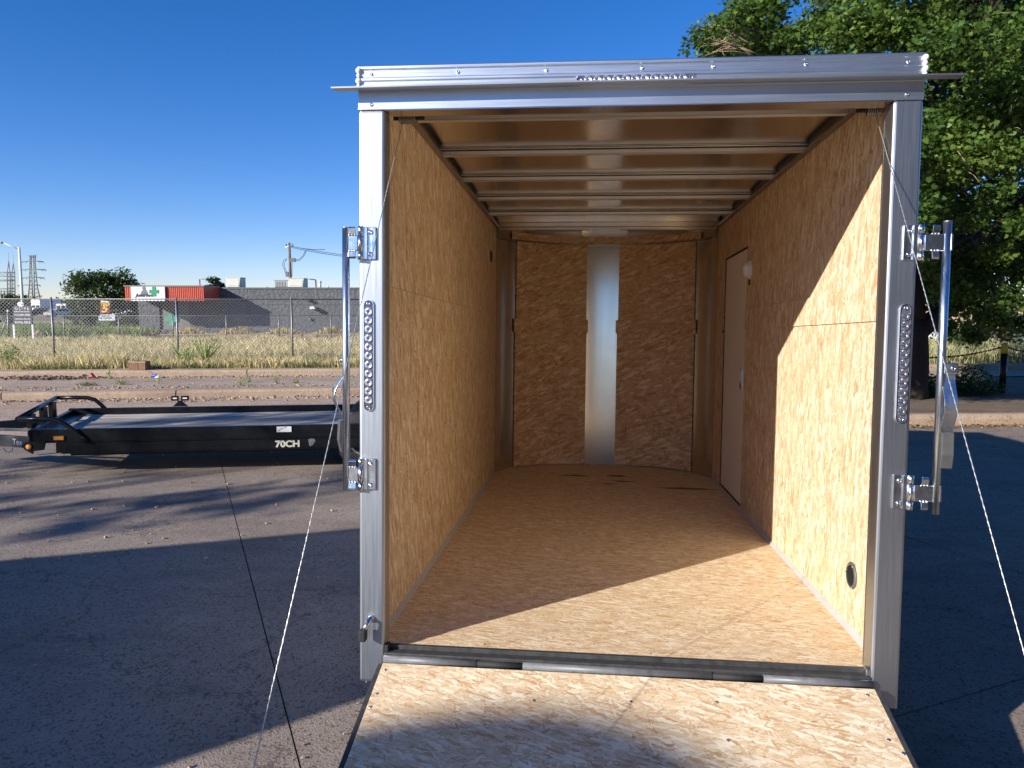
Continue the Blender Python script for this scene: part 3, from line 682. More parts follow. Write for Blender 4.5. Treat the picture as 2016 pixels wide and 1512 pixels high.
# lock bars: hinge brackets, tubes, cam handles
def bracket(s, xe, z):
    """s=-1 left, 1 right; xe = x of the knuckle on the post edge"""
    X = lambda a, b_: (min(xe - s * a, xe - s * b_), max(xe - s * a, xe - s * b_))
    p = MB().box(*X(0.012, .052), -.2065, -.2015, z - .057, z + .057).build('hinge_plate', M['zinc'], T, .003)
    MB().box(*X(.036, .052), -.2085, -.2066, z - .055, z + .055).build('plate_edge', M['zinc'], p, .001)
    MB().box(*X(.006, .024), -.213, -.2067, z - .056, z + .056).build('plate_fold', M['zinc'], p, .002)
    for zz in (z - .038, z + .038): screw(xe - s * .034, -.2087, zz, .0085, 'bolt', 'chrome', p)
    for za, zb in ((z + .030, z + .058), (z - .028, z + .028), (z - .058, z - .030)):
        MB().tube([(xe, -.214, za), (xe, -.214, zb)], .0095, 14).build('knuckle', M['zinc'], p)
    tx = xe + s * .052 if s < 0 else xe + .078
    a = xe + s * .008; b2 = tx - s * .006
    MB().box(min(a, b2), max(a, b2), -.222, -.212, z - .028, z + .026).build('strap', M['zinc'], p, .003)
    mt_ = (a + b2) / 2; w = .013 if s < 0 else .011
    hw = w
    for sg in (1, -1):
        prof = [(-.217, z + sg * .024), (-.228, z + sg * .030), (-.231, z + sg * .048), (-.226, z + sg * .055), (-.223, z + sg * .054), (-.227, z + sg * .046), (-.224, z + sg * .032), (-.214, z + sg * .026)]
        MB().prism(prof, mt_ - hw, mt_ + hw, axis=0).build('tab', M['zinc'], p, .001)
        for q in (-.010, 0, .010): 
            MB().lathe([(.001, -.003), (.004, -.002), (.0045, .001), (.001, .004)], Matrix.Translation((mt_ + q, -.2225, z + sg * .0265)), 8).build('weld_bead', M['zinc'], p)
    # clamp lips around the tube
    MB().box(min(b2 - s * .004, b2 + s * .012), max(b2 - s * .004, b2 + s * .012), -.2245, -.2125, z - .030, z + .030).build('clamp', M['zinc'], p, .002)
    if s > 0: MB().box(tx + .009, tx + .016, -.226, -.206, z - .027, z + .027).build('clamp', M['zinc'], p, .002)
    return tx
txl = bracket(-1, -.9345, 1.4545); bracket(-1, -.9345, .642)
txr = bracket(1, .9290, 1.4545); bracket(1, .9290, .634)
for s, tx, z0, z1 in ((-1, -.9865, .588, 1.508), (1, 1.008, .566, 1.522)):
    MB().tube([(tx, -.2155, z0), (tx, -.2155, z1)], .0128, 20).build('lock_bar', M['galv'], T)
    MB().lathe([(.0132, 0), (.0132, .004), (.010, .0045), (.010, .002), (.001, .002)], Matrix.Translation((tx, -.2155, z1 - .003)), 16).build('bar_cap', M['dull'], T)
def cam_handle(s, tx, zt):
    rot = Matrix.Translation((tx, -.2155, 0)) @ Matrix.Rotation(R(-62) if s < 0 else R(-8), 4, 'Z')
    # local: u = outwards sideways, v = towards viewer
    sg = s
    W2 = .021; c0 = .024 * sg
    b_ = MB().box(min(.004 * sg, .048 * sg), max(.004 * sg, .048 * sg), -.012, .010, zt - .036, zt, rot).build('handle_bracket', M['zinc'], T, .004)
    MB().lathe([(.0075, 0), (.0075, .003), (.004, .005), (.003, .002)], rot @ Matrix.Translation((.032 * sg, -.012, zt - .017)) @ Matrix.Rotation(R(90), 4, 'X'), 14).build('bolt', M['chrome'], b_)
    path = [(.0 - .042 * math.sin(math.pi * min(1, max(0, (q_ - .1) / .9))) ** 1.5, zt - .030 - .205 * q_) for q_ in np.linspace(0, 1, 18)]
    prof = path + [(y + .004, z) for y, z in path[::-1]]
    MB().prism(prof, c0 - W2, c0 + W2 * .9, rot, axis=0).build('cam_handle', M['galv'], b_, .001)
    g = [(-.004, zt - .225), (-.022, zt - .228), (-.026, zt - .30), (-.016, zt - .345), (.004, zt - .345), (.008, zt - .30)]
    MB().prism(g, c0 - W2 * .95, c0 + W2 * .85, rot, axis=0).build('handle_grip', M['grip'], b_, .003)
cam_handle(-1, -.9865, 1.062); cam_handle(1, 1.008, 1.065)
# ramp stay hook low on the left post
kn = MB().lathe([(.011, 0), (.011, .012), (.006, .014), (.006, .04)], Matrix.Translation((-.901, -.2, .118)) @ Matrix.Rotation(R(90), 4, 'X'), 14).build('ramp_stay', M['chrome'], T)
MB().tube([(-.901, -.238, .116), (-.908, -.243, .104), (-.914, -.246, .092)], .0085, 10).build('stay_arm', M['galv'], kn)
MB().box(-.930, -.905, -.262, -.230, .052, .094).build('stay_tip', M['blackm'], kn, .006)
# torsion springs under the header and lift cables
for s, xa, xb in ((-1, -.838, -.775), (1, .795, .862)):
    pts = []
    nt_ = 9
    for i in range(nt_ * 10 + 1):
        a = 2 * math.pi * i / 10; pts.append((xa + (xb - xa) * i / (nt_ * 10), -.055 + .019 * math.cos(a), 1.925 + .019 * math.sin(a)))
    MB().tube(pts, .0028, 5).build('spring', M['cove'], T)
    MB().tube([(xa - .02 if s < 0 else xb + .02, -.055, 1.925), (xb + .03 if s < 0 else xa - .03, -.055, 1.925)], .009, 10).build('spring_shaft', M['blackm'], T)
def cable(a, b_):
    a, b_ = Vector(a), Vector(b_); d = (b_ - a); Ln = d.length; n = int(Ln / .006)
    o = MB()
    ax = d.normalized(); u = ax.orthogonal().normalized(); w = ax.cross(u)
    o.tube([a, b_], .00135, 6)
    for ph in (0, math.pi):
        o.tube([a + d * (i / (n * 1.0)) + (u * math.cos(i * .9 + ph) + w * math.sin(i * .9 + ph)) * .0011 for i in range(0, n + 1)], .0009, 3, False)
    return o.build('lift_cable', M['sheath'], T, fix=False)
cable((-.823, -.055, 1.918), (-.855, -1.80, -.505)); cable((.826, -.055, 1.918), (.800, -1.80, -.505))
# rear sill, hinge and ramp
MB().box(-.853, .832, -.205, -.165, -.05, -.004).build('rear_sill', M['hinge'], T, .004)
MB().box(-.850, .829, -.168, -.150, -.016, .0105).build('sill_lip', M['hinge'], T, .002)
zl, zr = -.012, -.012
segs = [(-.849, -.514, 'hinge2'), (-.512, -.352, 'blackm'), (-.350, .300, 'hinge2'), (.302, .470, 'blackm'), (.472, .828, 'hinge2')]
for a, b_, mt_ in segs:
    r_ = .0135 if mt_ == 'hinge2' else .011
    MB().tube([(a, -.222, -.020), (b_, -.222, -.020)], r_, 14).build('ramp_hinge', M[mt_], T)
MB().box(-.853, -.838, -.20, -.165, -.004, .022).build('hinge_stop', M['blackm'], T, .004)
MB().box(.816, .831, -.20, -.165, -.004, .022).build('hinge_stop', M['zinc'], T, .004)
ang = math.atan2(.53, 1.77)
RT = Matrix.Translation((0, -.236, -.034)) @ Matrix.Rotation(ang, 4, 'X') @ Matrix.Rotation(math.pi, 4, 'Z')   # ramp frame: x mirrored, y down the ramp
rp = empty('ramp_door'); rp.parent = T; rp.matrix_local = RT
MB().box(-.832, .848, .0, .92, -.012, .006).build('ramp_panel', M['osb_ramp'], rp)
MB().box(-.832, .848, .923, 1.78, -.012, .006).build('ramp_panel', M['osb_ramp'], rp)
for xa, xb in ((-.850, -.834), (.850, .866)): MB().box(xa, xb, -.0, 1.8, -.06, .0045).build('ramp_frame', M['hinge'], rp, .002)
MB().box(-.832, .848, .0, 1.78, -.055, -.014).build('ramp_core', M['alu'], rp)
for xq, yq in [(-.80, .03), (-.30, .10), (.30, .14), (.83, .035), (-.31, .26), (.30, .30), (.83, .15), (.835, .21), (-.80, .22), (-.825, .27), (-.02, .12), (-.02, .27), (.02, .52), (-.42, .55), (.50, .55), (-.80, .55), (.83, .5)]:
    m_ = Matrix.Translation((xq, yq, .006))
    MB().lathe([(.006, 0), (.0058, .0012), (.0034, .0014), (.0026, .0004)], m_, 12).build('ramp_screw', M['galv'], rp)
for xq, yq in [(-.50, -.11), (.1, -.12), (.62, -.11), (.3, .12), (.45, .3), (.80, -.10), (-.3, .35), (.75, .5), (.35, .75)]:
    MB().lathe([(.0045, 0), (.0043, .001), (.0026, .0012), (.0020, .0004)], Matrix.Translation((xq, yq, .004)), 10).build('floor_screw', M['galv'], T)

# ------------------------------------------------------------------ black flatbed trailer on the left (frame: x along bed, y across, z up)
FU = Vector((.993, .118, 0)); FW = Vector((-.30, .954, 0))
FM = Matrix(((FU.x, FW.x, 0, -4.87), (FU.y, FW.y, 0, 7.55), (0, 0, 1, 0), (0, 0, 0, 1)))
FB = empty('flatbed_trailer', mat=Matrix.Translation((-4.87, 7.55, 0)) @ Matrix.Rotation(math.atan2(.118, .993), 4, 'Z'))
tag(FB, 'low black flatbed trailer with weathered plank deck parked across the lot on the left', 'trailer')
LN, WD, sk = 4.9, 1.62, -.30        # length, width; front edge is raked back by sk on the far side
# near side rail (channel), far rail, front rail
def rail(y0, y1, z0, z1, x0, x1, nm='side_rail', mat='black'): return MB().box(x0, x1, y0, y1, z0, z1).build(nm, M[mat], FB, .006)
rail(0, .05, .36, .49, 0, LN); rail(-.008, .05, .35, .362, 0, LN); rail(.0, .06, .245, .346, .25, LN)
rail(-.006, .05, .236, .246, .3, LN)
rail(WD - .05, WD, .33, .50, sk, LN)
MB().prism([(0, 0), (sk, WD), (sk + .05, WD), (.05, 0)], .30, .485).build('front_rail', M['black'], FB, .006)
MB().box(.3, LN, .2, WD - .2, .18, .30).build('chassis_frame', M['black'], FB)
for i in range(5):
    w = (WD - .12) / 5; y0 = .055 + i * w; gp = .012
    xo = sk * (y0 / WD) + .055
    MB().box(xo + .05, LN, y0 + gp, y0 + w - gp, .395, .425 + random.uniform(-.003, .003)).build('plank', M['deck'], FB, .003)
MB().prism([(.055, .055), (.20, .055), (sk + .2, WD - .055), (sk + .055, WD - .055)], .426, .432).build('front_tread_plate', M['black'], FB)
# front rack
def bend(pts, r_=.024, nm='rack_tube'): return MB().tube(pts, r_, 12).build(nm, M['black'], FB)
near = [(-.09, 0.0, .60), (.10, -.005, .60), (.24, -.01, .595), (.33, -.015, .565), (.41, -.02, .505), (.50, -.02, .42), (.56, -.02, .355)]
bend(near)
far_ = [(-.44, WD - .02, .63), (-.22, WD - .02, .63), (-.08, WD - .02, .625), (.0, WD - .02, .60), (.06, WD - .02, .545), (.11, WD - .02, .49)]
bend(far_)
bend([(-.09, 0, .60), (-.44, WD - .02, .63)], .026)
for f in (.24, .55, .80):
    x_, y_ = -.09 + (-.35) * f, (WD - .02) * f
    MB().box(x_ + .0, x_ + .05, y_ - .05, y_ + .05, .34, .61 + .03 * f - .02).build('rack_post', M['black'], FB, .004)
# tongue with lettering, marker light, reflector
def beam(a, b_, h, w, nm='tongue_beam'):
    a, b_ = Vector(a), Vector(b_); d = (b_ - a); rz_ = math.atan2(d.y, d.x); m_ = Matrix.Translation(a) @ Matrix.Rotation(rz_, 4, 'Z')
    return MB().box(0, d.length, -w / 2, w / 2, -h / 2, h / 2, m_).build(nm, M['hinge' if nm == 'tongue_beam' else 'black'], FB, .004), m_
bm_, mm = beam((.05, .10, .335), (-1.25, .70, .335), .115, .05)
beam((-.25, WD - .1, .375), (-1.25, .85, .375), .10, .05)
beam((.0, .28, .44), (-1.2, .60, .42), .03, .03)
t_ = text('lettering', 'Tex', M['signgrey'], .085, (0, 0, 0), (0, 0, 0), bm_, .0008, 'RIGHT', 1.1, .1)
dv = Vector((1.30, -.60, 0)).normalized(); rz_ = math.atan2(dv.y, dv.x)
t_.matrix_local = Matrix.Translation(Vector((.05, .10, .31)) - dv * .20 + Vector((dv.y, -dv.x, 0)) * .028) @ Matrix.Rotation(rz_, 4, 'Z') @ Matrix.Rotation(R(90), 4, 'X')
MB().tube([(-.34, .19, .28), (-.32, .18, .245), (-.28, .17, .235), (-.245, .16, .25), (-.235, .155, .28)], .004, 6).build('safety_chain', M['blackm'], FB)
bx = MB().prism([(-.03, .37), (.17, .375), (.15, .285), (.05, .275), (.04, .245), (-.03, .29), (-.06, .33)], -.03, -.008, axis=1).build('light_bracket', M['black'], FB, .004)
m_ = Matrix.Translation((.012, -.03, .322)) @ Matrix.Rotation(R(90), 4, 'X')
MB().lathe([(.034, 0), (.034, .008), (.028, .010), (.027, .006), (.001, .006)], m_, 20).build('marker_bezel', M['blackm'], bx)
MB().lathe([(.026, .006), (.024, .013), (.014, .018), (.001, .019)], m_, 18).build('marker_lens', M['amber'], bx)
rf = MB().box(.235, .345, -.012, -.001, .375, .425).build('side_reflector', M['blackm'], FB, .004)
MB().box(.243, .337, -.0155, -.0125, .382, .418).build('reflector_lens', plain('amber_reflector', (.42, .17, .02), .3, 0, .1, 60, .1), rf, .002)
st = MB().box(2.43, 2.58, -.0095, -.0085, .42, .478).build('sticker', M['white'], FB)
MB().tube([(2.448, -.011, .432), (2.47, -.011, .452), (2.50, -.011, .463), (2.53, -.011, .473)], .002, 5).build('sticker_line', M['ink'], st)
text('lettering', '70CH', M['osign'], .092, (2.41, -.0015, .262), (R(90), 0, 0), FB, .0008, sx=1.12, offset=.004)
em = MB().prism([(2.76, .262), (2.745, .335), (2.78, .345), (2.815, .338), (2.822, .315), (2.79, .272)], -.004, -.001, axis=1).build('emblem', M['hinge2'], FB)
MB().prism([(2.771, .278), (2.765, .327), (2.81, .327), (2.812, .315), (2.782, .315), (2.782, .278)], -.006, -.0042, axis=1).build('emblem_letter', M['dull'], em)
# stake bracket with two slots on the far rail
bk = MB().prism([(.90, .505), (1.08, .505), (1.02, .56), (1.02, .575), (.96, .575), (.96, .56)], WD - .03, WD - .018, axis=1).build('tie_bracket', M['black'], FB)
for a, b_ in ((.885, .975), (1.0, 1.095)):
    MB().prism([(a, .575), (b_, .575), (b_, .635), (a, .635)], WD - .03, WD - .018, axis=1).build('bracket_loop', M['black'], bk, .005)
    MB().box(a + .022, b_ - .022, WD - .033, WD - .031, .597, .613).build('slot', M['white'], bk, .003)
for x_ in (3.32, 4.15):
    for yy in (.16, WD - .16):
        mt = Matrix.Translation((x_, yy, .30)) @ Matrix.Rotation(R(90), 4, 'X')
        w = MB().lathe([(.17, -.09), (.27, -.1), (.305, -.06), (.305, .06), (.27, .1), (.17, .09)], mt, 28).build('wheel', M['tyre'], FB)
        MB().lathe([(.169, -.08), (.169, .092), (.155, .094), (.06, .06)], mt, 20).build('rim', M['dull'], w)

# ------------------------------------------------------------------ chain link fences
def chainlink(name, pts, h, base, spacing_posts, label, group=None, mesh=.052, wire=.0022, post_r=.023, wide_post=True, rail_r=.014):
    root = empty(name, (pts[0][0], pts[0][1], base))
    tag(root, label, 'fence', group)
    off = Vector((pts[0][0], pts[0][1], base))
    a, b_ = Vector((*pts[0], base)) - off, Vector((*pts[1], base)) - off; d = b_ - a; Ln = d.length; u = d.normalized()
    up = Vector((0, 0, 1))
    MB().tube([a + up * h, b_ + up * h], rail_r, 8).build('top_rail', M['post'], root)
    x = 0.0; i = 0
    for x in spacing_posts:
        p = a + u * x; MB().tube([p - up * .1, p + up * (h + .02)], post_r, 10).build('post', M['post'], root)
        MB().lathe([(post_r * 1.15, 0), (post_r * 1.1, .02), (post_r * .5, .04)], Matrix.Translation(p + up * (h + .01)), 10).build('post_cap', M['post'], root)
    mb = MB(); nw = int((Ln + h) / mesh / 1.414 * 1.0)
    st_ = mesh * 1.414; k = -int(h / st_) - 1
    nrm = Vector((-u.y, u.x, 0)) * wire
    def wire_(s0, z0, s1, z1):
        p, q = a + u * s0 + up * z0, a + u * s1 + up * z1; dd = (q - p).normalized(); w = up.cross(u).normalized() * 0
        side = dd.cross(Vector((-u.y, u.x, 0))).normalized() * wire
        mb.add([p - side, p + side, q + side, q - side, p + nrm, q + nrm], [(0, 1, 2, 3), (1, 4, 5, 2), (4, 0, 3, 5)])
    while k * st_ < Ln:
        s0 = k * st_
        for sg in (1, -1):
            if sg > 0: za, sa, zb, sb = 0, s0, h, s0 + h
            else: za, sa, zb, sb = h, s0, 0, s0 + h
            # clip in s to 0..Ln
            if sb <= 0 or sa >= Ln: continue
            if sa < 0: t = -sa / (sb - sa); za = za + (zb - za) * t; sa = 0
            if sb > Ln: t = (Ln - sa) / (sb - sa); zb = za + (zb - za) * t; sb = Ln
            wire_(sa, za, sb, zb)
        k += 1
    o = mb.build('wire_mesh', M['post'], root, fix=False); o['kind'] = 'stuff'
    return root
fa, fb_ = px(-90, 716, 18.1), px(860, 716, 19.6)
fd = (Vector((fb_.x, fb_.y)) - Vector((fa.x, fa.y)))
def s_at(xp): # distance along the front fence where photograph column xp meets it
    k = (xp - 1008) / FPX; c, s = math.cos(R(PITCH)), math.sin(R(PITCH))
    # ground-plane bearing of the column at fence height
    bx_ = k / (c + s * (-(650 - 756) / FPX)); 
    t = (bx_ * fa.y - fa.x) / (fd.x - bx_ * fd.y); return t * fd.length
fz0 = .25
chainlink('chain_link_fence', [(fa.x, fa.y), (fb_.x, fb_.y)], 1.66, fz0, [s_at(c) for c in (-135 + 2, 104, 349, 575, 800)], 'chain link fence with round posts along the near edge of the dry grass lot', mesh=.06, wire=.0034)
la, lb = px(10, 660, 41), px(760, 660, 43)
ld_ = (lb.xy - la.xy).length
chainlink('low_wire_fence', [(la.x, la.y), (lb.x, lb.y)], 1.22, 0.02, list(np.linspace(.2, ld_ - .2, 8)), 'lower far wire fence crossing in front of the grey building', mesh=.12, wire=.003, post_r=.035)
# braced end posts of the low fence on the far left
br = empty('fence_brace', (px(16, 660, 40).x, 40, 0)); tag(br, 'leaning braced pair of grey end posts left of the navy sign', 'fence post')
MB().tube([(0, 0, 0), (.08, 0, 1.45)], .05, 8).build('post', M['post'], br)
MB().tube([(-.5, 0, 0), (.05, 0, 1.25)], .035, 8).build('brace', M['post'], br)
MB().lathe([(.06, 0), (.06, .08), (.02, .12)], Matrix.Translation((.08, 0, 1.45)), 8).build('post_cap', M['white'], br)
ra, rb = px(1820, 672, 33), px(2120, 672, 33)
chainlink('chain_link_fence', [(ra.x, ra.y), (rb.x, rb.y)], 1.05, .35, [.3, s_ if (s_ := (px(1951, 672, 33).x - ra.x)) else 0, s_ + 3], 'chain link fence in front of the tan wall behind the big tree', mesh=.10, wire=.004, post_r=.05)

# ------------------------------------------------------------------ grey building with red canopy
BD = 48.0
bl = px(275, 658, BD)
B = empty('dispensary_building', (bl.x, BD, 0))
tag(B, 'low grey painted block building with red ribbed canopy over its entrance', 'building')
BW, BH = 21.5, 2.86
gx0 = px(313, 600, BD).x - bl.x; gx1 = px(373, 600, BD).x - bl.x
MB().box(0, gx0, 0, 8, -.1, BH).build('wall', M['stucco'], B)
MB().box(gx1, BW, 0, 8, -.1, BH).build('wall', M['stucco'], B)
MB().box(gx0, gx1, 0, 8, 2.05, BH - .001).build('wall', M['stucco'], B)
MB().box(gx0, gx1, 0.001, 8, -.1, .30).build('wall', M['stucco'], B)
MB().box(-.05, BW, -.06, 8.05, BH, BH + .08).build('parapet_cap', M['hinge2'], B)
MB().box(-.0, BW, -.03, .0, 1.86, 1.90).build('wall_ledge', M['stucco'], B)
win = MB().box(gx0, gx1, .12, .16, .3, 2.05).build('shop_window', plain('boarded_glass', (.16, .155, .14), .5, 0, .2, 2, .05), B)
gxm = (gx0 + gx1) / 2 + .05
for x_ in (gx0 + .03, gxm, gx1 - .03): MB().box(x_ - .03, x_ + .03, .08, .119, .3, 2.05).build('mullion', M['hinge'], win)
cxx, czz = px(337, 632, BD).x - bl.x, .95
MB().prism([(cxx - .16, czz - .42), (cxx + .16, czz - .42), (cxx + .16, czz - .16), (cxx + .42, czz - .16), (cxx + .42, czz + .16), (cxx + .16, czz + .16), (cxx + .16, czz + .42), (cxx - .16, czz + .42), (cxx - .16, czz + .16), (cxx - .42, czz + .16), (cxx - .42, czz - .16), (cxx - .16, czz - .16)], .06, .078, axis=1).build('painted_cross', M['mint'], win)
# canopy
CYD = 2.4
ca, cb = px(245, 562, BD - CYD), px(401, 562, BD - CYD)
c0, c1 = ca.x - bl.x, cb.x - bl.x
z0c, z1c = px(300, 592.5, BD - CYD).z, px(300, 563.5, BD - CYD).z
cn = MB().box(c0, c1, -CYD + .06, 0, z0c + .02, z1c - .02).build('canopy', M['redcor'], B)
nr = 42
for i in range(nr):
    x_ = c0 + (c1 - c0) * (i + .5) / nr
    MB().box(x_ - .035, x_ + .035, -CYD, -CYD + .058, z0c, z1c - .03).build('rib', M['redcor'], cn)
MB().box(c0 - .04, c1 + .04, -CYD - .05, 0, z1c - .028, z1c + .05).build('canopy_cap', M['hinge2'], cn)
s0, s1 = px(259, 563, BD - CYD).x - bl.x, px(326, 563, BD - CYD).x - bl.x
sp_ = MB().box(s0, s1, -CYD - .14, -CYD - .055, z0c + .03, z1c - .03).build('sign_box', M['signgrey'], cn)
MB().box(s0, s1, -CYD - .15, -CYD - .056, z0c + .0, z0c + .07).build('sign_edge', M['white'], sp_)
B2 = sp_
cx_, cz_ = px(305.5, 574, BD - CYD).x - bl.x, px(305.5, 574, BD - CYD).z
a, b_ = .10, .28
MB().prism([(cx_ - a, cz_ - b_), (cx_ + a, cz_ - b_), (cx_ + a, cz_ - a), (cx_ + b_, cz_ - a), (cx_ + b_, cz_ + a), (cx_ + a, cz_ + a), (cx_ + a, cz_ + b_), (cx_ - a, cz_ + b_), (cx_ - a, cz_ + a), (cx_ - b_, cz_ + a), (cx_ - b_, cz_ - a), (cx_ - a, cz_ - a)], -CYD - .165, -CYD - .142, axis=1).build('green_cross', M['green'], sp_)
# plain figure shape and script line (kept generic)
fgx, fgz = px(286, 574, BD - CYD).x - bl.x, cz_
def blob(cx, cz, rx_, rz, nm, mt_): return MB().prism([(cx + rx_ * math.cos(t), cz + rz * math.sin(t)) for t in np.linspace(0, 2 * math.pi, 15)[:-1]], -CYD - .155, -CYD - .143, axis=1).build(nm, M[mt_], sp_)
blob(fgx, fgz + .19, .10, .12, 'emblem_head', 'hinge2'); 
MB().prism([(fgx - .22, fgz - .22), (fgx - .15, fgz + .02), (fgx - .05, fgz + .10), (fgx + .12, fgz + .10), (fgx + .2, fgz - .05), (fgx + .22, fgz - .22)], -CYD - .153, -CYD - .143, axis=1).build('emblem_body', M['hinge2'], sp_)
text('lettering', 'JointHerb', M['ink'], .26, (fgx - .52, -CYD - .158, fgz - .30), (R(90), 0, 0), sp_, .004, shear=.4, offset=.006)
# wall fittings: lamps and a pipe
for xp, yp in ((609, 591), (481, 591), (415, 588)):
    p = px(xp, yp, BD); MB().box(p.x - bl.x - .12, p.x - bl.x + .12, -.35, 0, p.z - .06, p.z + .08).build('wall_lamp', M['hinge'], B, .02)
p = px(619, 606, BD); MB().box(p.x - bl.x - .16, p.x - bl.x + .16, -.55, 0, p.z - .08, p.z + .08).build('wall_lamp', M['white'], B, .02)
p = px(611, 628, BD); MB().box(p.x - bl.x - .07, p.x - bl.x + .07, -.15, 0, p.z - .08, p.z + .08).build('junction_box', M['hinge2'], B)
# concrete strip in front
MB().box(-1.5, BW, -1.6, -.1, -.1, .05).build('concrete_apron', M['kerb'], B)
# kerb blocks in front of the grass
for xp in (455, 515, 590):
    p = px(xp, 664, 43); w = MB().box(-.9, .9, -.08, .08, 0, .14).build('wheel_stop', M['kerb'], None, .02); w.location = (p.x, 43.3, .012)
    tag(w, {455: 'low concrete wheel stop in front of the grey building nearest its red canopy', 515: 'middle low concrete wheel stop in front of the grey building', 590: 'low concrete wheel stop in front of the grey building closest to the cargo trailer'}[xp], 'wheel stop', 'wheel stops by the grey building')
# rooftop units
def cooler(xa, xb, ya, yb, depth, nm, label, mat='cream', slats=False):
    p, q = px(xa, yb, BD + 2), px(xb, ya, BD + 2); w = q.x - p.x; hh = q.z - p.z + .0
    r_ = empty(nm, (p.x, BD + 2, BH + .05)); tag(r_, label, 'roof unit'); hh = q.z - BH - .05
    MB().box(0, w, 0, depth, .1, hh).build('cabinet', M[mat], r_, .03)
    MB().box(-.03, w + .03, -.03, depth + .03, hh, hh + .04).build('lid', M[mat], r_)
    MB().box(.05, .15, .05, depth - .05, 0, .1).build('skid', M['hinge'], r_); MB().box(w - .15, w - .05, .05, depth - .05, 0, .1).build('skid', M['hinge'], r_)
    if slats:
        for i in range(7): MB().box(.08 + i * (w - .16) / 7, .08 + i * (w - .16) / 7 + .04, -.03, .0, .14, hh - .06).build('slat', M['louvre'], r_)
    else:
        MB().box(.12, w - .12, -.02, 0, .2, hh - .1).build('access_panel', M[mat], r_)
        MB().prism([(0, .15), (-.2, .15), (0, hh - .1)], w - .12, w - .02, axis=0).build('panel_flap', M['louvre'], r_)
    return r_
cooler(446, 473, 547, 570, 1.0, 'rooftop_cooler', 'boxy cream cooler on the roof near the red canopy')
cooler(540, 566, 552, 572, 1.0, 'rooftop_cooler', 'ribbed grey air conditioner on the roof touching a cream cooler', 'louvre', True)
cooler(566.5, 598, 548.5, 572, 1.0, 'rooftop_cooler', 'cream cooler on the roof directly below the utility pole')
for xp, ya, r_, lab in ((630, 553, .08, 'short thick white vent pipe on the grey roof'), (646, 563, .04, 'thin short white vent pipe on the grey roof')):
    p = px(xp, ya, BD + 2); o = empty('vent_pipe', (p.x, BD + 2, BH)); tag(o, lab, 'vent pipe')
    MB().tube([(0, 0, 0), (0, 0, p.z - BH)], r_, 10).build('pipe', M['cream'], o); MB().tube([(0, 0, p.z - BH - .12), (0, 0, p.z - BH)], r_ * 1.25, 10).build('cap', M['cream'], o)
# utility pole with wires
UY = 62.0
pt = px(569.5, 478, UY); U = empty('utility_pole', (pt.x, UY, 0)); tag(U, 'wooden utility pole with crossarm rising behind the grey roof', 'utility pole')
hz = pt.z
MB().tube([(0, 0, 0), (0, 0, hz)], .14, 8, r2=.10).build('pole', M['pole'], U)
p1 = px(562, 487, UY); p2 = px(577, 483, UY)
MB().tube([(p1.x - pt.x, 0, p1.z), (p2.x - pt.x, 0, p2.z)], .07, 6).build('crossarm', M['signgrey'], U)
for dx in (-.25, 0, .25): MB().lathe([(.05, 0), (.07, .1), (.03, .2)], Matrix.Translation((dx, 0, p1.z + .08)), 8).build('insulator', M['hinge2'], U)
MB().box(.05, .45, -.1, .1, px(0, 516, UY).z, px(0, 508, UY).z).build('cable_clamp', M['hinge2'], U)
MB().box(-.35, -.1, -.1, .1, px(0, 545, UY).z, px(0, 535, UY).z).build('meter_box', M['hinge2'], U)
def loc(xp, yp): q = px(xp, yp, UY); return (q.x - pt.x, 0, q.z)
for a, b_, sag in ((loc(572, 484.5), loc(760, 509), .15), (loc(572, 484.5), loc(640, 491), .1), (loc(573, 487), loc(770, 511.5), .2)):
    a, b_ = Vector(a), Vector(b_); MB().tube([a.lerp(b_, t) - Vector((0, 0, sag * 4 * t * (1 - t))) for t in np.linspace(0, 1, 12)], .022, 4).build('wire', M['ink'], U)
for pts_ in ([(578, 512), (588, 511), (596, 504), (602, 493)], [(577, 513), (590, 513), (599, 503), (603, 494)], [(565, 509), (558, 513), (556, 521), (560, 531), (563, 541)], [(564, 511), (559, 518), (561, 528), (566, 540)], [(575, 517), (575, 545)]):
    MB().tube([loc(*q) for q in pts_], .02, 4).build('wire', M['ink'], U)
# street lights behind the roof
def lamp_post(xp, ytop, Y, arm, label, base_y=600, nm='street_light', r_=.07, mat='dull'):
    p = px(xp, ytop, Y); o = empty(nm, (p.x, Y, 0)); tag(o, label, 'street light')
    MB().tube([(0, 0, 0), (0, 0, p.z)], r_ * 1.3, 8, r2=r_).build('pole', M[mat], o)
    MB().tube([(0, 0, p.z), (arm * .5, 0, p.z + .06), (arm, 0, p.z + .04)], r_ * .7, 6).build('arm', M[mat], o)
    a_, b2 = sorted((arm, arm * 1.7)); MB().box(a_, b2, -.15, .15, p.z - .02, p.z + .08).build('lamp_head', M[mat], o, .02)
    return o
lamp_post(621.5, 551, 70, -1.0, 'dark street light with arm to the left right of the rooftop coolers')
lamp_post(393, 550, 80, .25, 'small dark street light right above the red canopy edge')
lp = px(37.5, 487, 55); o = empty('street_light', (px(44, 590, 55).x, 55, 0)); tag(o, 'tall white leaning street light pole at the far left', 'street light')
MB().tube([(0, 0, 0), (lp.x - px(44, 590, 55).x, 0, lp.z)], .12, 10, r2=.075).build('pole', M['white'], o)
a = Vector((lp.x - px(44, 590, 55).x, 0, lp.z)); q = px(4, 477, 55)
MB().tube([a - Vector((0, 0, .15)), a + Vector((-.6, 0, .1)), Vector((q.x - o.location.x, 0, q.z))], .035, 6).build('arm', M['signgrey'], o)
MB().box(q.x - o.location.x - .8, q.x - o.location.x, -.15, .15, q.z - .08, q.z + .04).build('lamp_head', M['dull'], o, .02)

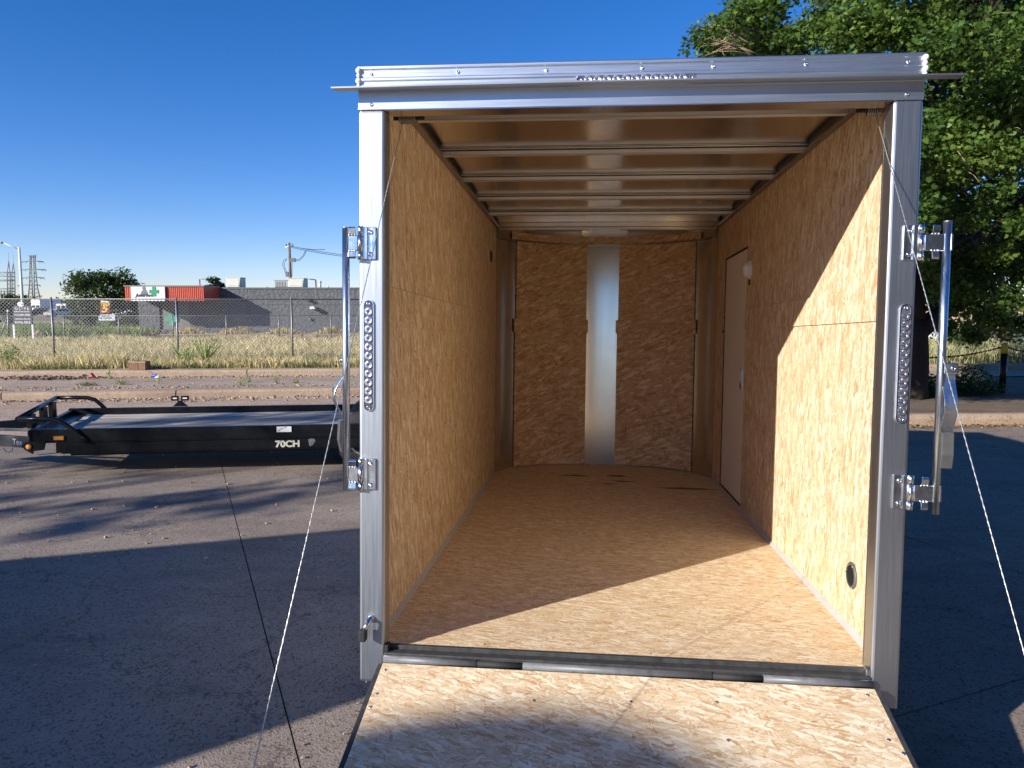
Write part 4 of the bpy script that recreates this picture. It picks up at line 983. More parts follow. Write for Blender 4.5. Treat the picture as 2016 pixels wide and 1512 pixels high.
# ------------------------------------------------------------------ transmission tower and substation
TY = 260.0
def P(xp, yp, Y=TY): return px(xp, yp, Y)
tw = empty('transmission_tower', (P(66, 600).x, TY, 0)); tag(tw, 'tall lattice transmission tower with paired arms beside the white pole', 'pylon')
off = Vector((P(66, 600).x, TY, 0))
LEGS = [[(53, 612), (57.5, 565), (59.5, 503)], [(66, 612), (63, 560), (61, 503)], [(68, 612), (67, 560), (66, 503)], [(85, 612), (73.5, 565), (68.5, 515), (70, 503)]]
for l_ in LEGS:
    MB().tube([P(*q) - off for q in l_], .22, 4).build('leg', M['lattice'], tw)
mb = MB()
for (A, B_) in ((0, 1), (2, 3)):
    for i in range(14):
        t0, t1 = i / 14, (i + 1) / 14
        def at(l_, t):
            ys = 612 + (503 - 612) * t
            for j in range(len(l_) - 1):
                (xa, ya), (xb, yb) = l_[j], l_[j + 1]
                if yb <= ys <= ya: return P(xa + (xb - xa) * (ya - ys) / (ya - yb), ys) - off
            return P(*l_[-1]) - off
        mb.tube([at(LEGS[A], t0), at(LEGS[B_], t1)], .11, 3, False); mb.tube([at(LEGS[B_], t0), at(LEGS[A], t1)], .11, 3, False)
mb.build('cross_bracing', M['lattice'], tw, fix=False)
for y_, xa, xb in ((515, 43, 85), (531, 42, 90), (547, 44, 87), (561.5, 35, 79)):
    MB().tube([P(xa, y_ + .5) - off, P(56, y_ - 1) - off, P(72, y_ - 1) - off, P(xb, y_ + .5) - off], .16, 4).build('arm', M['lattice'], tw)
    for x_ in (xa, xa + 8, xb - 7, xb): MB().tube([P(x_, y_) - off, P(x_ + .5, y_ + 3) - off], .12, 4).build('insulator', M['lattice'], tw)
for x_ in (54.5, 60, 65.5, 71): MB().tube([P(62, 508) - off, P(x_, 502) - off], .12, 4).build('peak', M['lattice'], tw)
MB().tube([P(54, 583) - off, P(83, 583) - off], .15, 4).build('arm', M['lattice'], tw)
sb = empty('substation_gantry', (P(18, 610, 150).x, 150, 0)); tag(sb, 'grey substation gantry with two pointed lattice masts at the left edge', 'substation')
off = Vector((P(18, 610, 150).x, 150, 0)); P1 = lambda x_, y_: P(x_, y_, 150) - off
for xc, top in ((17, 515), (26, 519)):
    for dx in (-3, 3): MB().tube([P1(xc + dx + 1.5, 612), P1(xc + dx, 540), P1(xc, top)], .10, 4).build('leg', M['lattice'], sb)
    MB().tube([P1(xc, top), P1(xc, top - 18)], .03, 4).build('spike', M['lattice'], sb)
mb = MB()
for xc in (17, 26):
    for i in range(10):
        y_ = 605 - i * 7; mb.tube([P1(xc - 2.5, y_), P1(xc + 3, y_ - 7)], .05, 3, False); mb.tube([P1(xc + 3, y_), P1(xc - 2.5, y_ - 7)], .05, 3, False)
for y0, y1, xa, xb in ((536, 544, -10, 30), (551, 553, -10, 30), (568, 574, -10, 30)):
    mb.tube([P1(xa, y0), P1(xb, y0)], .08, 4); mb.tube([P1(xa, y1), P1(xb, y1)], .08, 4)
    for i in range(8): mb.tube([P1(xa + i * 5, y0), P1(xa + i * 5 + 5, y1)], .05, 3, False)
mb.build('cross_bracing', M['lattice'], sb, fix=False)
for x_ in (-4, 2, 8): MB().tube([P1(x_, 610), P1(x_, 572)], .12, 5).build('column', M['lattice'], sb)

# ------------------------------------------------------------------ signs
Y_ = 36.0
p = px(46, 640, Y_); q = px(28, 603, Y_); r_ = px(65, 603, Y_)
o = empty('real_estate_sign', (p.x, Y_, 0)); tag(o, 'navy real estate sign reading OLIVE with white round logo', 'sign')
w = (r_.x - q.x) / 2; zb, zt = px(0, 639, Y_).z, px(0, 603, Y_).z
zm = px(0, 599, Y_).z
bd = MB().prism([(-w, zb), (w, zb), (w, zt - .02), (w * .75, zt + .02), (w * .3, zm), (-w * .3, zm), (-w * .75, zt + .02), (-w, zt - .02)], -.03, .03, axis=1).build('board', M['navy'], o)
blob_ = MB().prism([(-.04 + .155 * math.cos(t), px(0, 599, Y_).z + .12 * math.sin(t)) for t in np.linspace(0, 2 * math.pi, 20)[:-1]], -.05, -.032, axis=1).build('logo_disc', M['white'], bd)
MB().prism([(-.02, zm - .02), (.08, zm + .06), (.10, zm - .03)], -.056, -.051, axis=1).build('logo_leaf', M['hinge2'], blob_)
for body, size, yp in (('O L I V E', .175, 609.5), ('REAL ESTATE GROUP', .075, 614.6), ('719-598-3000', .13, 622), ('COMMERCIAL SERVICES', .07, 629), ('AVAILABLE', .155, 636.7)):
    text('lettering', body, M['white'], size, (0, -.036, px(0, yp, Y_).z), (R(90), 0, 0), bd, .003, 'CENTER', offset=.002)
for s in (-1, 1): MB().box(s * w - .04, s * w + .04, -.04, .04, 0, zb + (.0 if s < 0 else .0)).build('post', M['white'], o)
Y_ = 60.0
p = px(210, 640, Y_); o = empty('oil_change_sign', (p.x, Y_, 0)); tag(o, 'maroon road sign reading TAKE 5 in yellow above a white letter board', 'sign')
def RX(xp): return px(xp, 600, Y_).x - p.x
def RZ(yp): return px(210, yp, Y_).z
bd = MB().prism([(RX(197), RZ(616)), (RX(216), RZ(617.5)), (RX(218), RZ(598)), (RX(220), RZ(594)), (RX(200), RZ(593))], -.12, .12, axis=1).build('sign_face', M['maroon'], o)
MB().prism([(RX(200.5), RZ(594.5)), (RX(217), RZ(596)), (RX(217), RZ(593.5)), (RX(201), RZ(591.5))], -.16, .13, axis=1).build('sign_cap', M['white'], bd)
text('lettering', 'TAKE', M['yellow'], .30, (RX(209), -.13, RZ(601)), (R(90), 0, 0), bd, .01, 'CENTER', offset=.01)
text('lettering', '5', M['yellow'], .80, (RX(206.5), -.13, RZ(614.5)), (R(90), 0, 0), bd, .01, 'CENTER', 1.3, .2, .02)
lb_ = MB().box(RX(194), RX(226), -.1, .1, RZ(631), RZ(619)).build('letter_board', M['signgrey'], o)
text('lettering', 'NEED AN', M['ink'], .17, (RX(208), -.11, RZ(623.3)), (R(90), 0, 0), lb_, .004, 'CENTER')
text('lettering', 'OIL CHANGE', M['ink'], .17, (RX(208), -.11, RZ(627.5)), (R(90), 0, 0), lb_, .004, 'CENTER')
for xp in (197, 222): MB().box(RX(xp) - .06, RX(xp) + .06, -.05, .05, 0, RZ(617)).build('post', M['dull'], o)

# ------------------------------------------------------------------ far vehicles
def vehicle(kind, xp, Y, z, ln, paint, label, rz=0.0, nm=None):
    o = empty(nm or kind, (px(xp, 600, Y).x, Y, z), rz); tag(o, label, kind.replace('_', ' '))
    h = ln / 2
    if kind == 'car': prof = [(-h, .35), (-h, .75), (-h + .25, .92), (-h + .9, .98), (-h + 1.4, 1.42), (h - 1.5, 1.45), (h - .7, 1.0), (h - .1, .85), (h, .6), (h, .35)]; wp = [(-h + 1.0, 1.0), (-h + 1.45, 1.36), (h - 1.55, 1.38), (h - .95, 1.0)]; wd = .85
    elif kind == 'van': prof = [(-h, .35), (-h, 1.9), (-h + .15, 2.1), (h - 1.3, 2.1), (h - .7, 1.45), (h - .1, 1.2), (h, .9), (h, .35)]; wp = [(-h + .4, 1.35), (-h + .4, 1.85), (h - 1.35, 1.85), (h - .95, 1.35)]; wd = .95
    else: prof = [(-h, .5), (-h, 3.0), (h - 2.0, 3.0), (h - 1.95, 2.2), (h - .9, 2.2), (h - .4, 1.4), (h, 1.2), (h, .5)]; wp = [(h - 1.7, 1.45), (h - 1.7, 2.0), (h - 1.0, 2.0), (h - .65, 1.45)]; wd = 1.1
    b_ = MB().prism(prof, -wd, wd, axis=1).build('body', M[paint], o, .05)
    MB().prism(wp, -wd - .01, wd + .01, axis=1).build('window', M['glass'], o)
    if kind == 'van': MB().box(-.05, .05, -wd - .012, wd + .012, 1.3, 1.9).build('window_pillar', M[paint], o)
    for s in (-1, 1): MB().box(-h - .02, -h + .02, min(s * .08, s * (wd - .12)), max(s * .08, s * (wd - .12)), 1.25, 1.75).build('rear_window', M['glass'], o)
    for x_ in (-h + .85, h - .85):
        for s in (-1, 1):
            w = MB().lathe([(.2, -.1), (.33, -.1), (.33, .1), (.2, .1)], Matrix.Translation((x_, s * (wd - .08), .33)) @ Matrix.Rotation(R(90), 4, 'X'), 16).build('wheel', M['tyre'], o)
    MB().box(h - .02, h + .01, -wd + .1, -wd + .35, .65, .8).build('headlight', M['signgrey'], o)
    MB().box(-h - .01, -h + .05, -wd - .012, -wd + .3, .75, .95).build('tail_light', M['red'], o)
    return o
gz = 0
vehicle('car', 115, 130, .0, 4.6, 'carsilver', 'silver car parked beyond the field left of the white van', 1.25)
vehicle('van', 139, 140, .2, 5.2, 'carwhite', 'small white van with dark windows beyond the field', 1.45)
vehicle('box_truck', 99, 160, .3, 7.5, 'carwhite', 'white box truck standing left behind the silver car', 1.35)
vehicle('car', 82, 135, .1, 4.5, 'carblack', 'black car parked beyond the field right of the navy sign', .9)
vehicle('car', 181, 140, .2, 4.5, 'carsilver', 'silver car half hidden just left of the maroon road sign')
vehicle('car', 241, 110, .2, 4.6, 'carwhite', 'white car in the shade between the road sign and the grey building')
o = MB().box(-1.9, 1.9, -.8, .8, 0, .45).build('concrete_slab', M['kerb'], None, .02); o.location = (px(262, 655, 49).x, 49, 0); tag(o, 'low pale concrete slab at the left corner of the grey building', 'concrete slab')

# ------------------------------------------------------------------ trees and bushes
def limb(mb, a, b_, r0, r1, wob=.15, n=5):
    a, b_ = Vector(a), Vector(b_); pts = [a.lerp(b_, t) + Vector((random.uniform(-1, 1), random.uniform(-1, 1), random.uniform(-1, 1))) * wob * math.sin(math.pi * t) for t in np.linspace(0, 1, n)]
    mb.tube(pts, [r0 + (r1 - r0) * t for t in np.linspace(0, 1, n)], 8); return pts
def tree(name, label, base, cent, rad, ncl, crad, nleaf, lsize, mat, shape=OVAL, trunk_r=.2, cat='tree', group=None, spread=.25, zsq=1.0, barkm='bark', keep=None, shell=.55, nlimb=8):
    o = empty(name, base); tag(o, label, cat, group); off = np.array(base)
    cs = []
    while len(cs) < ncl:
        d = rng.normal(size=3); d /= np.linalg.norm(d); t = rng.uniform(shell, 1.0)
        c = np.array(cent) + d * np.array(rad) * t
        if keep is None or keep(c): cs.append(c)
    cr = [crad * rng.uniform(.6, 1.3) for _ in cs]
    Pn, tn = clusters(cs, cr, nleaf, .3)
    leaves('crown', Pn - off, lsize, M[mat], shape, .35, tn, o)
    mb = MB(); top = Vector(cent) - Vector(base); top.z -= rad[2] * .5
    limb(mb, (0, 0, -.1), top, trunk_r, trunk_r * .55, trunk_r * .4)
    for k in range(nlimb):
        c = Vector(cs[(k * 7) % len(cs)]) - Vector(base); limb(mb, top * random.uniform(.55, .95), c, trunk_r * .4, trunk_r * .06, .25)
    mb.build('trunk', M[barkm], o, fix=False)
    return o
# large maple at the right
tb = Vector((6.95, 13.1, .14))
def keepm(c):
    # the crown hangs low on the near right and clears the view under it
    return c[2] > 1.9 + .0 * c[0] and not (c[0] < 7.4 and c[2] < 3.2)
o = empty('maple_tree', tb); tag(o, 'large dense green maple tree standing behind the right side of the cargo trailer', 'tree')
cs = []
cen, rad_ = np.array((8.9, 13.4, 6.6)), np.array((5.6, 4.3, 4.9))
for i in range(2000):
    if len(cs) >= 190: break
    d = rng.normal(size=3); d /= np.linalg.norm(d); t = rng.uniform(.55, 1.0) if rng.random() < .85 else rng.uniform(.2, .6)
    c = cen + d * rad_ * t
    if d[1] > .55: continue
    if keepm(c): cs.append(c)
# named low clusters that droop into view below the crown, and the ragged left tip
for xp, yp, Y in ((1850, 470, 12), (1900, 560, 12), (1960, 500, 11.5), (1990, 590, 11.5), (1940, 620, 12), (2000, 640, 12), (1880, 600, 12.3), (1850, 380, 11.8), (1840, 300, 11.5), (1900, 420, 11.2), (1960, 380, 11), (2010, 440, 11),
                  (1870, 520, 12.5), (1930, 560, 12.8), (2010, 540, 12), (1985, 300, 10.8), (1900, 330, 11), (1860, 640, 14), (1920, 655, 14),
                  (1400, 70, 12), (1440, 40, 11.8), (1470, 20, 12), (1385, 85, 12.2), (1500, 60, 12), (1520, 10, 11.6), (1560, 70, 11.5), (1620, 60, 11.3), (1690, 70, 11), (1480, 95, 12.4), (1420, 100, 12.6), (1750, 60, 10.9), (1540, 100, 12.4)):
    cs.append(np.array(px(xp, yp, Y)))
cr = [.62 * rng.uniform(.7, 1.25) for _ in cs]
for i in range(len(cs) - 32, len(cs)): cr[i] = rng.uniform(.32, .48)
# unseen leaf clusters added behind the cargo trailer to shade the low crown
while len(cs) < 400 and sum(1 for c in cs if c[1] < 11.5 and c[0] < 5.6 and c[2] < 5.2) < 46:
    c = np.array((rng.uniform(2.4, 5.6), rng.uniform(9.2, 11.6), rng.uniform(2.4, 5.2)))
    if 1008 + c[0] / c[1] * 1494 < 1765 and 605 - (c[2] + .7 - EYE) / (c[1] - .5) * 1494 > 128: cs.append(c); cr.append(.62)
Pn, tn = clusters(cs, cr, 2500, .2)
back = [np.array(px(rng.uniform(1800, 1850), rng.uniform(500, 600), 15.5)) for _ in range(14)] + [np.array(px(rng.uniform(1800, 2040), rng.uniform(-20, 560), rng.uniform(14.2, 16.2))) for _ in range(70)]
P2, t2 = clusters(back, [.75] * len(back), 900, .2); Pn = np.concatenate([Pn, P2]); tn = np.concatenate([tn, t2])
# fewer leaves where bare twigs show at the left tip
tip = np.array(px(1430, 90, 12)); dd = np.linalg.norm(Pn - tip, axis=1); keep = ~((dd < .55) & (rng.random(len(Pn)) < .6))
Pn, tn = Pn[keep], tn[keep]
cm = leaves('crown', Pn - np.array(tb), .078, M['maple'], MAPLE, .45, tn, o)
mb = MB()
limb(mb, (0, 0, -.05), (-.02, .0, 1.35), .27, .22, .02, 6); limb(mb, (-.02, 0, 1.3), (-.35, .2, 4.6), .20, .13, .2); limb(mb, (.04, 0, 1.15), (.75, -.05, 1.75), .17, .13, .05); limb(mb, (.72, -.05, 1.72), (1.8, .2, 3.4), .13, .09, .15)
limb(mb, (1.8, .2, 3.3), (3.4, .3, 5.5), .09, .04); limb(mb, (-.3, .2, 4.4), (-1.5, 0, 6.4), .10, .04, .3); limb(mb, (-.3, .2, 4.4), (1.5, .5, 7.8), .12, .05, .3)
for i in range(0, len(cs), 5):
    c = Vector(cs[i]) - tb; s_ = Vector((.6, .2, 4.2)) if c.z > 3 else Vector((1.2, .1, 2.6)); limb(mb, s_.lerp(c, .15), c, .05, .012, .3)
limb(mb, (-.02, -.1, 1.5), (.28, -.15, 1.62), .05, .035, .0, 3)
mb.build('trunk', M['bark'], o, fix=False)
def twig(a, b_, r0, r1, w_, n_):
    m_ = MB(); limb(m_, a, b_, r0, r1, w_, n_); m_.build('twig', M['twig'], o, fix=False)
for i in range(26):
    a = px(random.uniform(1420, 1500), random.uniform(50, 120), 12); b_ = px(random.uniform(1375, 1460), random.uniform(40, 115), 11.9); twig(a - tb, b_ - tb, .009, .003, .03, 4)
for i in range(9):
    xx, yy = random.uniform(1830, 2016), random.uniform(20, 520); a = px(xx, yy, 10.6); b_ = px(xx + random.uniform(-45, 45), yy + random.uniform(-30, 40), 10.4); twig(a - tb, b_ - tb, .005, .002, .02, 3)
# far trees on the left
def tree_px(name, label, xa, xb, ya, yb, Y, mat, ncl=40, lsize=.35, trunk=.25, cat='tree', group=None, crad=None, nleaf=60, shape=OVAL, squeeze=1.0, nl=6):
    p0, p1 = px(xa, yb, Y), px(xb, ya, Y); w = (p1.x - p0.x) / 2; h = (p1.z - p0.z) / 2
    c = ((p0.x + p1.x) / 2, Y, (p0.z + p1.z) / 2); cr_ = crad or min(w, h) * .33
    return tree(name, label, (c[0], Y, 0), c, (max(.1, w - cr_ * .7), min(w, 4), max(.1, h - cr_ * .6)), ncl, cr_, nleaf / cr_ ** 2 * 1.0, lsize, mat, shape, trunk, cat, group, nlimb=nl)
tree_px('broadleaf_tree', 'large round dark green tree behind the left end of the red canopy', 132, 290, 516, 650, 70, 'oak', 80, .26, .35, nleaf=170)
tree_px('broadleaf_tree', 'smaller tree crown showing just above the sign box of the canopy', 268, 312, 552, 640, 95, 'oak', 22, .3, .3, nleaf=90)
tree_px('bush', 'green roadside bush behind the navy sign at the left edge', -25, 62, 574, 645, 56, 'shrub', 40, .18, .08, 'bush', nleaf=150)
tree_px('bush', 'bright green bush between the cars and the maroon sign', 134, 200, 604, 648, 52, 'shrub', 26, .14, .06, 'bush', nleaf=130)
tree_px('bush', 'low green bush right of the maroon sign before the grey building', 222, 275, 618, 655, 50, 'shrub', 22, .14, .06, 'bush', nleaf=130)
tree_px('bush', 'tall thin weedy bush directly behind the TAKE 5 sign', 216, 236, 592, 655, 61, 'weed', 14, .14, .06, 'bush', nleaf=80)
tree_px('pine_tree', 'rounded pine tree behind the rooftop cooler near the red canopy', 402, 452, 541, 600, 75, 'pine', 34, .22, .2, nleaf=140)
tree_px('pine_tree', 'small pointed pine top just above the grey roof', 521, 537, 560, 600, 75, 'pine', 10, .16, .15, nleaf=80)
# far hedge of trees along the horizon: one mass
cs = []
for i in range(420):
    x_ = rng.uniform(-330, 40); Y = rng.uniform(215, 300); cs.append(np.array((x_, Y, rng.uniform(.5, 3.0 + 1.6 * math.sin(x_ * .11) + 1.2 * math.sin(x_ * .037)))))
for i in range(120): cs.append(np.array((rng.uniform(60, 260), rng.uniform(150, 250), rng.uniform(.5, 5))))
Pn, tn = clusters(cs, [2.4] * len(cs), 9, .3)
tag(leaves('distant_treeline', Pn, 1.3, M['oak'], OVAL, .3, tn), 'low dark line of distant trees along the horizon', 'trees', kind='stuff')
# weeds: tall green stalks by the fence, low weeds on the kerbs
def stalks(xp, yb, yt, Y, z, n, label, nm='tall_weed', mat='weed', spread=.25):
    p = px(xp, yb, Y); o = empty(nm, (p.x, Y, z)); hgt = px(xp, yt, Y).z - z
    tag(o, label, 'weed', 'weeds growing by the kerbs and fence')
    mb = MB()
    for i in range(n):
        a = random.uniform(0, 6.28); lx, ly = spread * math.cos(a), spread * math.sin(a) * .6; h_ = hgt * random.uniform(.65, 1)
        mb.tube([(lx * .15, ly * .15, 0), (lx * .45, ly * .45, h_ * .45), (lx, ly, h_ * .85), (lx * 1.2 + random.uniform(-.05, .05), ly, h_)], [.016, .015, .012, .005], 5, smooth=True)
    mb.build('stalks', M['weedstem'], o, fix=False)
    m_ = 26 * n; tt = rng.random(m_); a = rng.uniform(0, 6.28, m_)
    Pn = np.stack([spread * np.cos(a) * tt * 1.1, spread * .6 * np.sin(a) * tt * 1.1, hgt * (.12 + .85 * tt)], 1)
    leaves('leaves', Pn, .06, M[mat], OVAL * np.array([[.5, 1.2]]), .1, None, o); return o
M['weedv'] = leafmat('verge_leaves', [(.16, .12, .06), (.15, .19, .06), (.22, .26, .09), (.40, .34, .17)], .25)
M['weedstem'] = plain('green_stem', (.20, .27, .07), .6, 0, .2, 10, 0)
stalks(362, 724, 676, 18.4, .28, 8, 'tall spindly green weed at the second fence post')
stalks(405, 724, 664, 18.5, .28, 11, 'tallest fan shaped green weed right of the second fence post', spread=.3)
def lowweed(xp, yp, Y, z, w, h, n, label, mat='weed', cat='weed', nm='weed', ls=.05, group='weeds growing by the kerbs and fence'):
    p = px(xp, yp, Y); o = empty(nm, (p.x, Y, z)); tag(o, label, cat, group)
    d = rng.normal(size=(n, 3)); d /= np.linalg.norm(d, axis=1)[:, None]; r_ = rng.random((n, 1)) ** .5
    Pn = d * r_ * np.array([[w, w * .6, h]]); Pn[:, 2] = np.abs(Pn[:, 2]) + .01
    leaves('leaves', Pn, ls, M[mat], OVAL * np.array([[.8, 1.1]]), .1, None, o)
    mb = MB()
    for i in range(9): q = Pn[rng.integers(n)]; mb.tube([(q[0] * .1, q[1] * .1, -.01), (q[0] * .6, q[1] * .6, q[2] * .6), tuple(q)], .004, 4)
    mb.build('stems', M['weedstem'], o, fix=False); return o
lowweed(17, 724, 18.2, .28, .34, .62, 700, 'bushy yellow green weed at the far left end of the kerb')
lowweed(380, 726, 18.3, .28, .22, .32, 350, 'leafy low weed between the two tall stalk weeds')
lowweed(487, 724, 18.6, .28, .13, .42, 140, 'dark upright weed left of the third fence post', 'shrub')
lowweed(538, 722, 18.7, .28, .40, .26, 600, 'wide low green weed clump just left of the third fence post', 'shrub')
lowweed(625, 722, 18.8, .28, .45, .24, 500, 'low green weed clump beyond the left lock bar')
lowweed(700, 720, 18.8, .28, .30, .30, 400, 'low bright green weed clump seen beside the left corner post')
lowweed(440, 726, 18.4, .28, .25, .18, 200, 'small straggly dry weed right of the tallest weed', 'dry')
lowweed(175, 756, 15.2, .145, .25, .07, 220, 'flat green weed in the sidewalk joint behind the flatbed rack', 'shrub', ls=.03)
lowweed(238, 753, 15.4, .145, .18, .12, 160, 'small weed on the sidewalk left of the tie bracket', ls=.03)
lowweed(312, 752, 15.6, .145, .08, .26, 60, 'thin dry weed below the blue litter', 'dry', ls=.03)
lowweed(475, 762, 15.2, .145, .16, .16, 110, 'sparse weed over the near kerb joint', ls=.03)
lowweed(490, 752, 15.9, .145, .10, .20, 90, 'slim weed just behind the kerb joint weed', ls=.03)
lowweed(545, 755, 15.6, .145, .07, .30, 90, 'single upright green weed in the middle of the sidewalk', ls=.03)
lowweed(583, 755, 15.7, .145, .10, .10, 60, 'tiny weed tuft right of the upright sidewalk weed', ls=.03)
lowweed(218, 742, 16.6, .145, .15, .18, 90, 'scrubby weed against the second kerb left of the blue litter', ls=.03)
tg = lowweed(1898, 716, 23.5, .25, .75, .85, 600, 'tall dark green grass tuft in the pale grass beyond the lock bar', 'shrub', 'grass tuft', 'grass_tuft', ls=.09, group=None)
n = 700; a = rng.uniform(0, 6.28, n); rr = rng.random(n) * .25
bl_ = blades('blades', rr * np.cos(a), rr * np.sin(a), np.zeros(n), rng.uniform(.5, 1.15, n), np.full(n, .025), M['shrub'], tg, .5)
# shrubs on the island: separate leafy shrubs, dark against the light
lowweed(1822, 785, 13.3, .15, .42, .42, 900, 'dark leafy shrub at the foot of the maple trunk', 'shrub', 'shrub', 'shrub', .07, None)
lowweed(1905, 782, 13.6, .15, .50, .55, 1300, 'loose dark shrub right of the cam handle under the maple', 'shrub', 'shrub', 'shrub', .07, None)
lowweed(1952, 780, 13.8, .15, .28, .26, 380, 'small low shrub just left of the yellow topped bollard', 'shrub', 'shrub', 'shrub', .06, None)

# ------------------------------------------------------------------ bollards with chain on the island
def bollard(p, h, label):
    o = empty('bollard', p); tag(o, label, 'bollard', 'chained bollards on the planting island')
    MB().tube([(0, 0, -.05), (0, 0, h * .82)], .058, 16).build('post', M['black'], o)
    MB().lathe([(.0595, h * .80), (.0595, h * .975), (.045, h), (.02, h + .012)], None, 16).build('yellow_top', M['yellow'], o)
    return o
bp = px(1972, 775, 13.9); bp = Vector((bp.x, 13.9, .147)); BHt = px(1974, 676, 13.9).z - .147
bollard(bp, BHt, 'black bollard with a yellow top at the right edge of the photo')
bp2 = Vector((bp.x - 2.65, 13.9 + .4, .147)); bp3 = Vector((bp.x + 2.6, 13.6, .147))
bollard(bp2, BHt, 'black bollard with yellow top hidden behind the cargo trailer'); 
link_me = None
def chain(a, b_, sag, label):
    o = empty('chain', a); tag(o, label, 'chain', 'chains hung between the bollards')
    a, b_ = Vector(a), Vector(b_); n = int((b_ - a).length / .038); L_ = []
    for i in range(n):
        t = (i + .5) / n; p = a.lerp(b_, t) - Vector((0, 0, sag * 4 * t * (1 - t))); t2 = t + .01; q = a.lerp(b_, t2) - Vector((0, 0, sag * 4 * t2 * (1 - t2)))
        L_.append((p - Vector(o.location), (q - p).normalized()))
    ring = [(.026 * math.cos(x_), .013 * math.sin(x_), 0) for x_ in np.linspace(0, 2 * math.pi, 11)]
    global link_me
    if link_me is None: link_me = MB().tube(ring, .0085, 5, False).mesh('chain_link', M['blackm'])
    for i, (p, d) in enumerate(L_):
        l_ = bpy.data.objects.new('chain_link', link_me); COL.objects.link(l_); l_.parent = o
        l_.matrix_local = Matrix.Translation(p) @ d.to_track_quat('X', 'Z').to_matrix().to_4x4() @ Matrix.Rotation(R(90 * (i % 2)), 4, 'X')
zc = px(1974, 682, 13.9).z
chain(bp2 + Vector((0, 0, zc - .147)), Vector((bp.x, bp.y, zc)), .22, 'black chain hanging from the yellow topped bollard leftwards behind the tree')
chain(Vector((bp.x, bp.y, zc)), bp3 + Vector((0, 0, zc - .147)), .22, 'black chain leaving the yellow topped bollard towards the right edge')

# tan wall, second trunk and white box in the right background
wa = px(1790, 660, 56); o = MB().box(0, 42, 0, .3, 0, 2.1).build('tan_wall', M['tan'], None); o.location = (wa.x, 56, 0); tag(o, 'long sunlit tan wall in the background under the maple crown', 'wall')
MB().box(0, 42, -.1, -.001, -.1, .25).build('wall_footing', M['kerb'], o)
for i in range(9): MB().box(i * 4.9 + .3, i * 4.9 + .5, -.08, .0, .25, 2.15).build('wall_pier', M['tan'], o)
tree('street_tree', 'thin pale trunked tree behind the yellow topped bollard', tuple(px(1972, 668, 26).xy) + (.1,), tuple(px(1990, 560, 26)), (2.6, 2, 1.7), 30, .6, 260, .16, 'maple', OVAL, .30, nlimb=6)
o = MB().box(-.42, .42, -.3, .3, 0, .55).build('utility_box', M['white'], None, .02); o.location = (px(1830, 668, 32).x, 32, .1); tag(o, 'small white utility box seen left of the right lock bar', 'utility box')
# litter and debris
def place(o, xp, yp, Y, z): q = px(xp, yp, Y); o.location = (q.x, Y, z); return o
o = MB().box(-.19, .19, -.13, .13, 0, .20).build('broken_box', M['rust'], None, .006); place(o, 275, 722, 17.3, .29); tag(o, 'broken brown wooden box on the second kerb', 'box')
MB().box(-.195, .195, -.136, -.131, .17, .20).build('box_rim', M['twig'], o); MB().box(-.02, .02, -.137, -.132, .01, .17).build('box_slat', M['pole'], o)
o = MB().lathe([(.02, 0), (.05, .01), (.045, .06), (.06, .09), (.02, .10)], Matrix.Rotation(R(55), 4, 'Y') @ Matrix.Scale(1.7, 4, (1, 0, 0)), 5, False).build('red_bag', M['red'], None); place(o, 178, 738, 16.75, .15); tag(o, 'crumpled red plastic litter below the second kerb', 'litter')
o = MB().lathe([(.028, 0), (.032, .01), (.040, .10), (.042, .105)], Matrix.Translation((0, 0, .04)) @ Matrix.Rotation(R(80), 4, 'Y'), 8).build('plastic_cup', M['blue'], None); place(o, 299, 738, 16.8, .15); tag(o, 'blue plastic cup lying below the second kerb', 'litter')
o = MB().lathe([(.02, 0), (.05, .01), (.03, .05), (.01, .06)], Matrix.Scale(1.6, 4, (1, 0, 0)), 5, False).build('paper_scrap', M['white'], None); place(o, 311, 738, 16.8, .15); tag(o, 'white crumpled paper right of the blue cup', 'litter')
mb = MB()
for i in range(420):
    x_, y_ = rng.normal(0, .42), rng.normal(0, .14); s_ = rng.uniform(.008, .035); mb.box(-s_, s_, -s_ * .6, s_ * .6, 0, s_ * .8, Matrix.Translation((x_, y_, rng.uniform(0, .04))) @ Matrix.Rotation(rng.uniform(0, 3), 4, 'Z') @ Matrix.Rotation(rng.uniform(-.6, .6), 4, 'X'))
o = mb.build('debris_pile', M['pole'], None, fix=False); place(o, 92, 740, 16.6, .146); tag(o, 'pile of twigs and rubble against the second kerb at the left', 'debris', kind='stuff')
def rock(xp, yp, Y, sx_, sy_, sz_, label, z=0):
    mb = MB(); vs = []; 
    import bmesh
    bm = bmesh.new(); bmesh.ops.create_icosphere(bm, subdivisions=2, radius=1)
    for v in bm.verts: v.co = Vector((v.co.x * sx_, v.co.y * sy_, v.co.z * sz_)) * random.uniform(.8, 1.15)
    me = bpy.data.meshes.new('rock'); bm.to_mesh(me); bm.free(); me.materials.append(M['rock']); o = bpy.data.objects.new('rock', me); COL.objects.link(o)
    place(o, xp, yp, Y, z + sz_ * .5); tag(o, label, 'rock', 'pinkish rocks on the vacant lot')
rock(78, 656, 43, .32, .3, .3, 'pink rock below the right edge of the navy sign'); rock(86, 656, 43.4, .25, .3, .24, 'darker flat rock right of the pink rock')
rock(141, 658, 44, .3, .3, .26, 'reddish rock beside the brush pile'); rock(190, 655, 45, .28, .3, .22, 'orange rock left of the concrete slab')
mb = MB()
for i in range(90): a_ = Vector((rng.normal(0, .35), rng.normal(0, .2), 0)); mb.tube([a_, a_ + Vector((rng.normal(0, .25), rng.normal(0, .2), rng.uniform(.15, .6)))], .015, 3, False)
o = mb.build('brush_pile', M['pole'], None, fix=False); place(o, 149, 658, 43.5, 0); tag(o, 'dry brown brush pile in the vacant lot', 'brush pile', kind='stuff')
